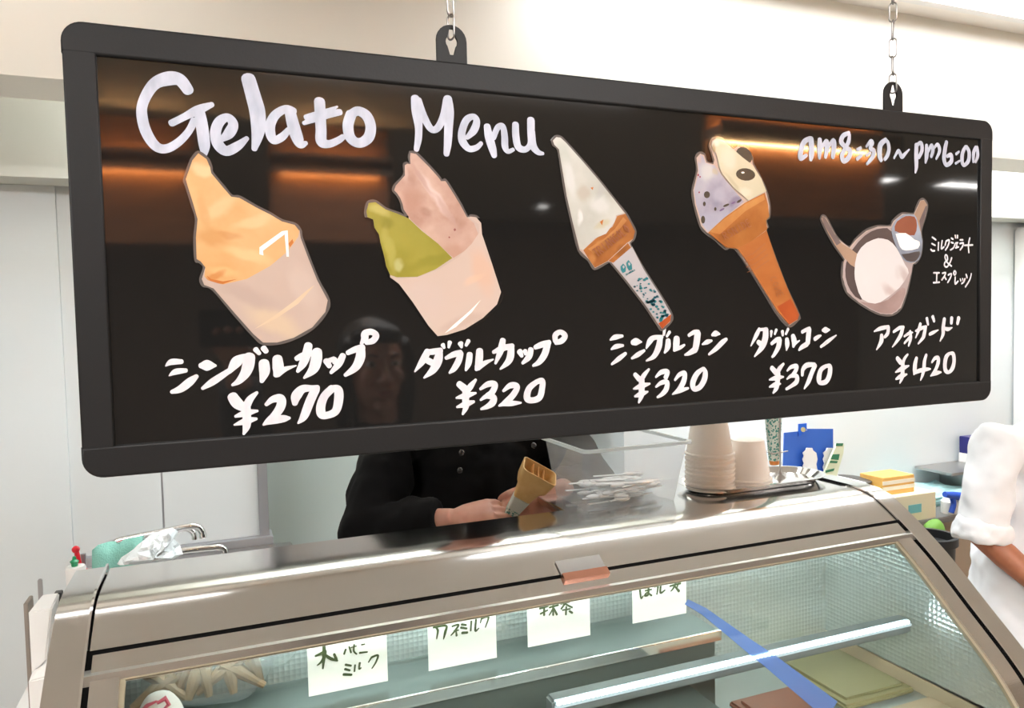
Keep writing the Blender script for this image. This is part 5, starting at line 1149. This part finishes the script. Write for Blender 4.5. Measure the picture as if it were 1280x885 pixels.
# navy carton on a small wall shelf
NAVY = mat('navy_carton', srgb(34, 34, 110), .4)
ws = thing('wall_shelf', 'small grey shelf on the back wall under the navy carton', 'shelf', (3.4, 1.7, .8)); a = P3(1190, 592, 1.60); b = P3(1240, 592, 1.62)
box('shelf_plate', (a.x, 1.60, a.z-.012), (b.x+.1, 1.795, a.z), STEELD, ws, bevel=.002); box('bracket', (a.x+.16, 1.66, a.z-.17), (a.x+.19, 1.79, a.z-.012), STEELD, ws)
c1_ = P3(1199, 545, 1.775); c2_ = P3(1230, 589, 1.65); zt2 = c1_.z
t = thing('navy_carton', 'navy blue and white carton standing on the small wall shelf', 'box', (c1_.x+.06, 1.71, a.z))
box('carton_body', (c1_.x, 1.60, a.z), (c1_.x+.12, 1.775, zt2), NAVY, t, bevel=.002)
box('white_panel', (c1_.x-.0015, 1.602, a.z+.001), (c1_.x+.03, 1.776, a.z+(zt2-a.z)*.36), WHITEP, t)
box('carton_opening', (c1_.x-.0012, 1.66, zt2-.02), (c1_.x+.02, 1.72, zt2-.001), WHITEP, t)
# black bin below the counter
a = P3(1162, 668, 1.22)
t = thing('waste_bin', 'black waste bin standing below the back counter', 'bin', (a.x, 1.22, 0))
lathe('bin_body', [(0, 0), (.07, 0), (.085, a.z-.03), (.095, a.z-.03), (.095, a.z), (.08, a.z), (.078, a.z-.03), (0, a.z-.03)], (a.x, 1.22, 0), BLACKP, t, 32)
crumple('green_leaf', (a.x+.20, 1.36, a.z-.05), (.05, .04, .05), mat('leaf_green', srgb(110, 160, 60), .6), None, 31, label='small green item beside the black waste bin', cat='item')
# blue display sheet with white bottle shapes, green and white packet
Yp = 1.45
bs_ = thing('side_cabinet', 'white cabinet behind the case carrying the blue display sheet', 'cabinet', (2.2, 1.6, 0)); zs = P3(1020, 604, Yp).z
box('body', (1.95, Yp-.08, .05), (2.43, 1.79, zs), WHITEP, bs_, bevel=.004)
CARDB = mat('blue_display', srgb(44, 92, 186), .4, noise=(8, .4), col2=srgb(58, 108, 200))
t = thing('display_sheet', 'blue display sheet with a white bottle silhouette behind the oval tray', 'display sheet', (2.15, Yp, zs))
def facep(name, poly, Y, m, par, th=.004):
    return curve_slab(name, [[(P3(x, y, Y).x, P3(x, y, Y).z) for x, y in poly]], Y, th, m, par)
facep('sheet', [(978,604),(980,541),(1009,538),(1009,536),(1041,536),(1041,604)], Yp, CARDB, t)
facep('corner_badge', [(998,545),(998,530),(1008,529),(1008,537),(1000,545)], Yp-.006, mat('badge_blue', srgb(30, 100, 214), .4), t)
facep('badge_centre', [(1004+3.0*math.cos(k*.6), 537+3.0*math.sin(k*.6)) for k in range(10)], Yp-.010, mat('badge_gold', srgb(190, 180, 130), .4), t, .002)
for k, (dx, lb) in enumerate(((0, 'white bottle-shaped card in front of the blue display sheet'), (25.5, 'white bottle-shaped card half behind the green and white packet'))):
    tt = thing('bottle_card', lb, 'bottle card', (P3(1012+dx, 600, Yp-.02).x, Yp-.02, zs), 'white bottle shapes by the blue sheet')
    facep('card_shape', [(1003+dx,604),(1003+dx,592),(1004.5+dx,588),(1003+dx,584),(1005+dx,579),(1003+dx,574),(1005+dx,570),(1003.5+dx,566),(1007+dx,563),(1008+dx,560),(1015+dx,560),(1016+dx,563),(1020+dx,566),(1021.5+dx,574),(1020+dx,580),(1021.5+dx,588),(1021.5+dx,604)], Yp-.02-.003*k, WHITEP, tt)
t = thing('green_packet', 'leaning pale packet with green blocks beside the blue display sheet', 'packet', (P3(1038, 600, Yp-.05).x, Yp-.05, zs))
facep('packet', [(1029,604),(1030,590),(1045,555),(1054,555),(1053,566),(1042,604)], Yp-.05, mat('packet_pale', srgb(214, 220, 190), .5), t, .01)
GB = mat('packet_green', srgb(50, 120, 84), .5)
for poly in ([(1045.5,554),(1054,554),(1053,557.5),(1044.5,557.5)], [(1041,568),(1049.5,567.5),(1048,575),(1038.5,574)], [(1038,576),(1047,576.5),(1046,579),(1037,578.5)], [(1032,588),(1043,585.5),(1042,588.5),(1032,591)]): facep('green_block', poly, Yp-.057, GB, t, .002)

# customer taking the picture, mirrored faintly in the board
p3 = thing('person', 'long-haired person in dark clothes facing the menu board and holding up a phone', 'person', (.50, -1.13, 0))
wpR, wpL = Vector((.72, -1.12, .86)), Vector((.150, -.905, 1.575))
figure(p3, SKIN, mat('charcoal_cloth', (.03, .03, .034), .85), (.50, -1.14, .86), (.50, -1.14, 1.15), (.495, -1.13, 1.40), (.488, -1.12, 1.535), PI-.12,
  ((.70, -1.14, 1.30), (.745, -1.15, 1.07), tuple(wpR)), ((.31, -1.12, 1.31), (.20, -1.08, 1.20), tuple(wpL)),
  dict(fwd=(0, .1, -1), up=(1, 0, 0), side=None, curl=.4), dict(fwd=(-.15, .75, .62), up=(.2, -.7, .6), side=None, curl=.35, thumb_curl=.4, thumb_side=1), coat_hem=.6, hair_long=True, voxel=.0045)
ph = thing('phone', 'slim dark phone held sideways by the long-haired person', 'phone', (.15, -.80, 1.64))
box('phone_body', (.085, -.806, 1.608), (.235, -.798, 1.682), BLACKP, ph, bevel=.003)
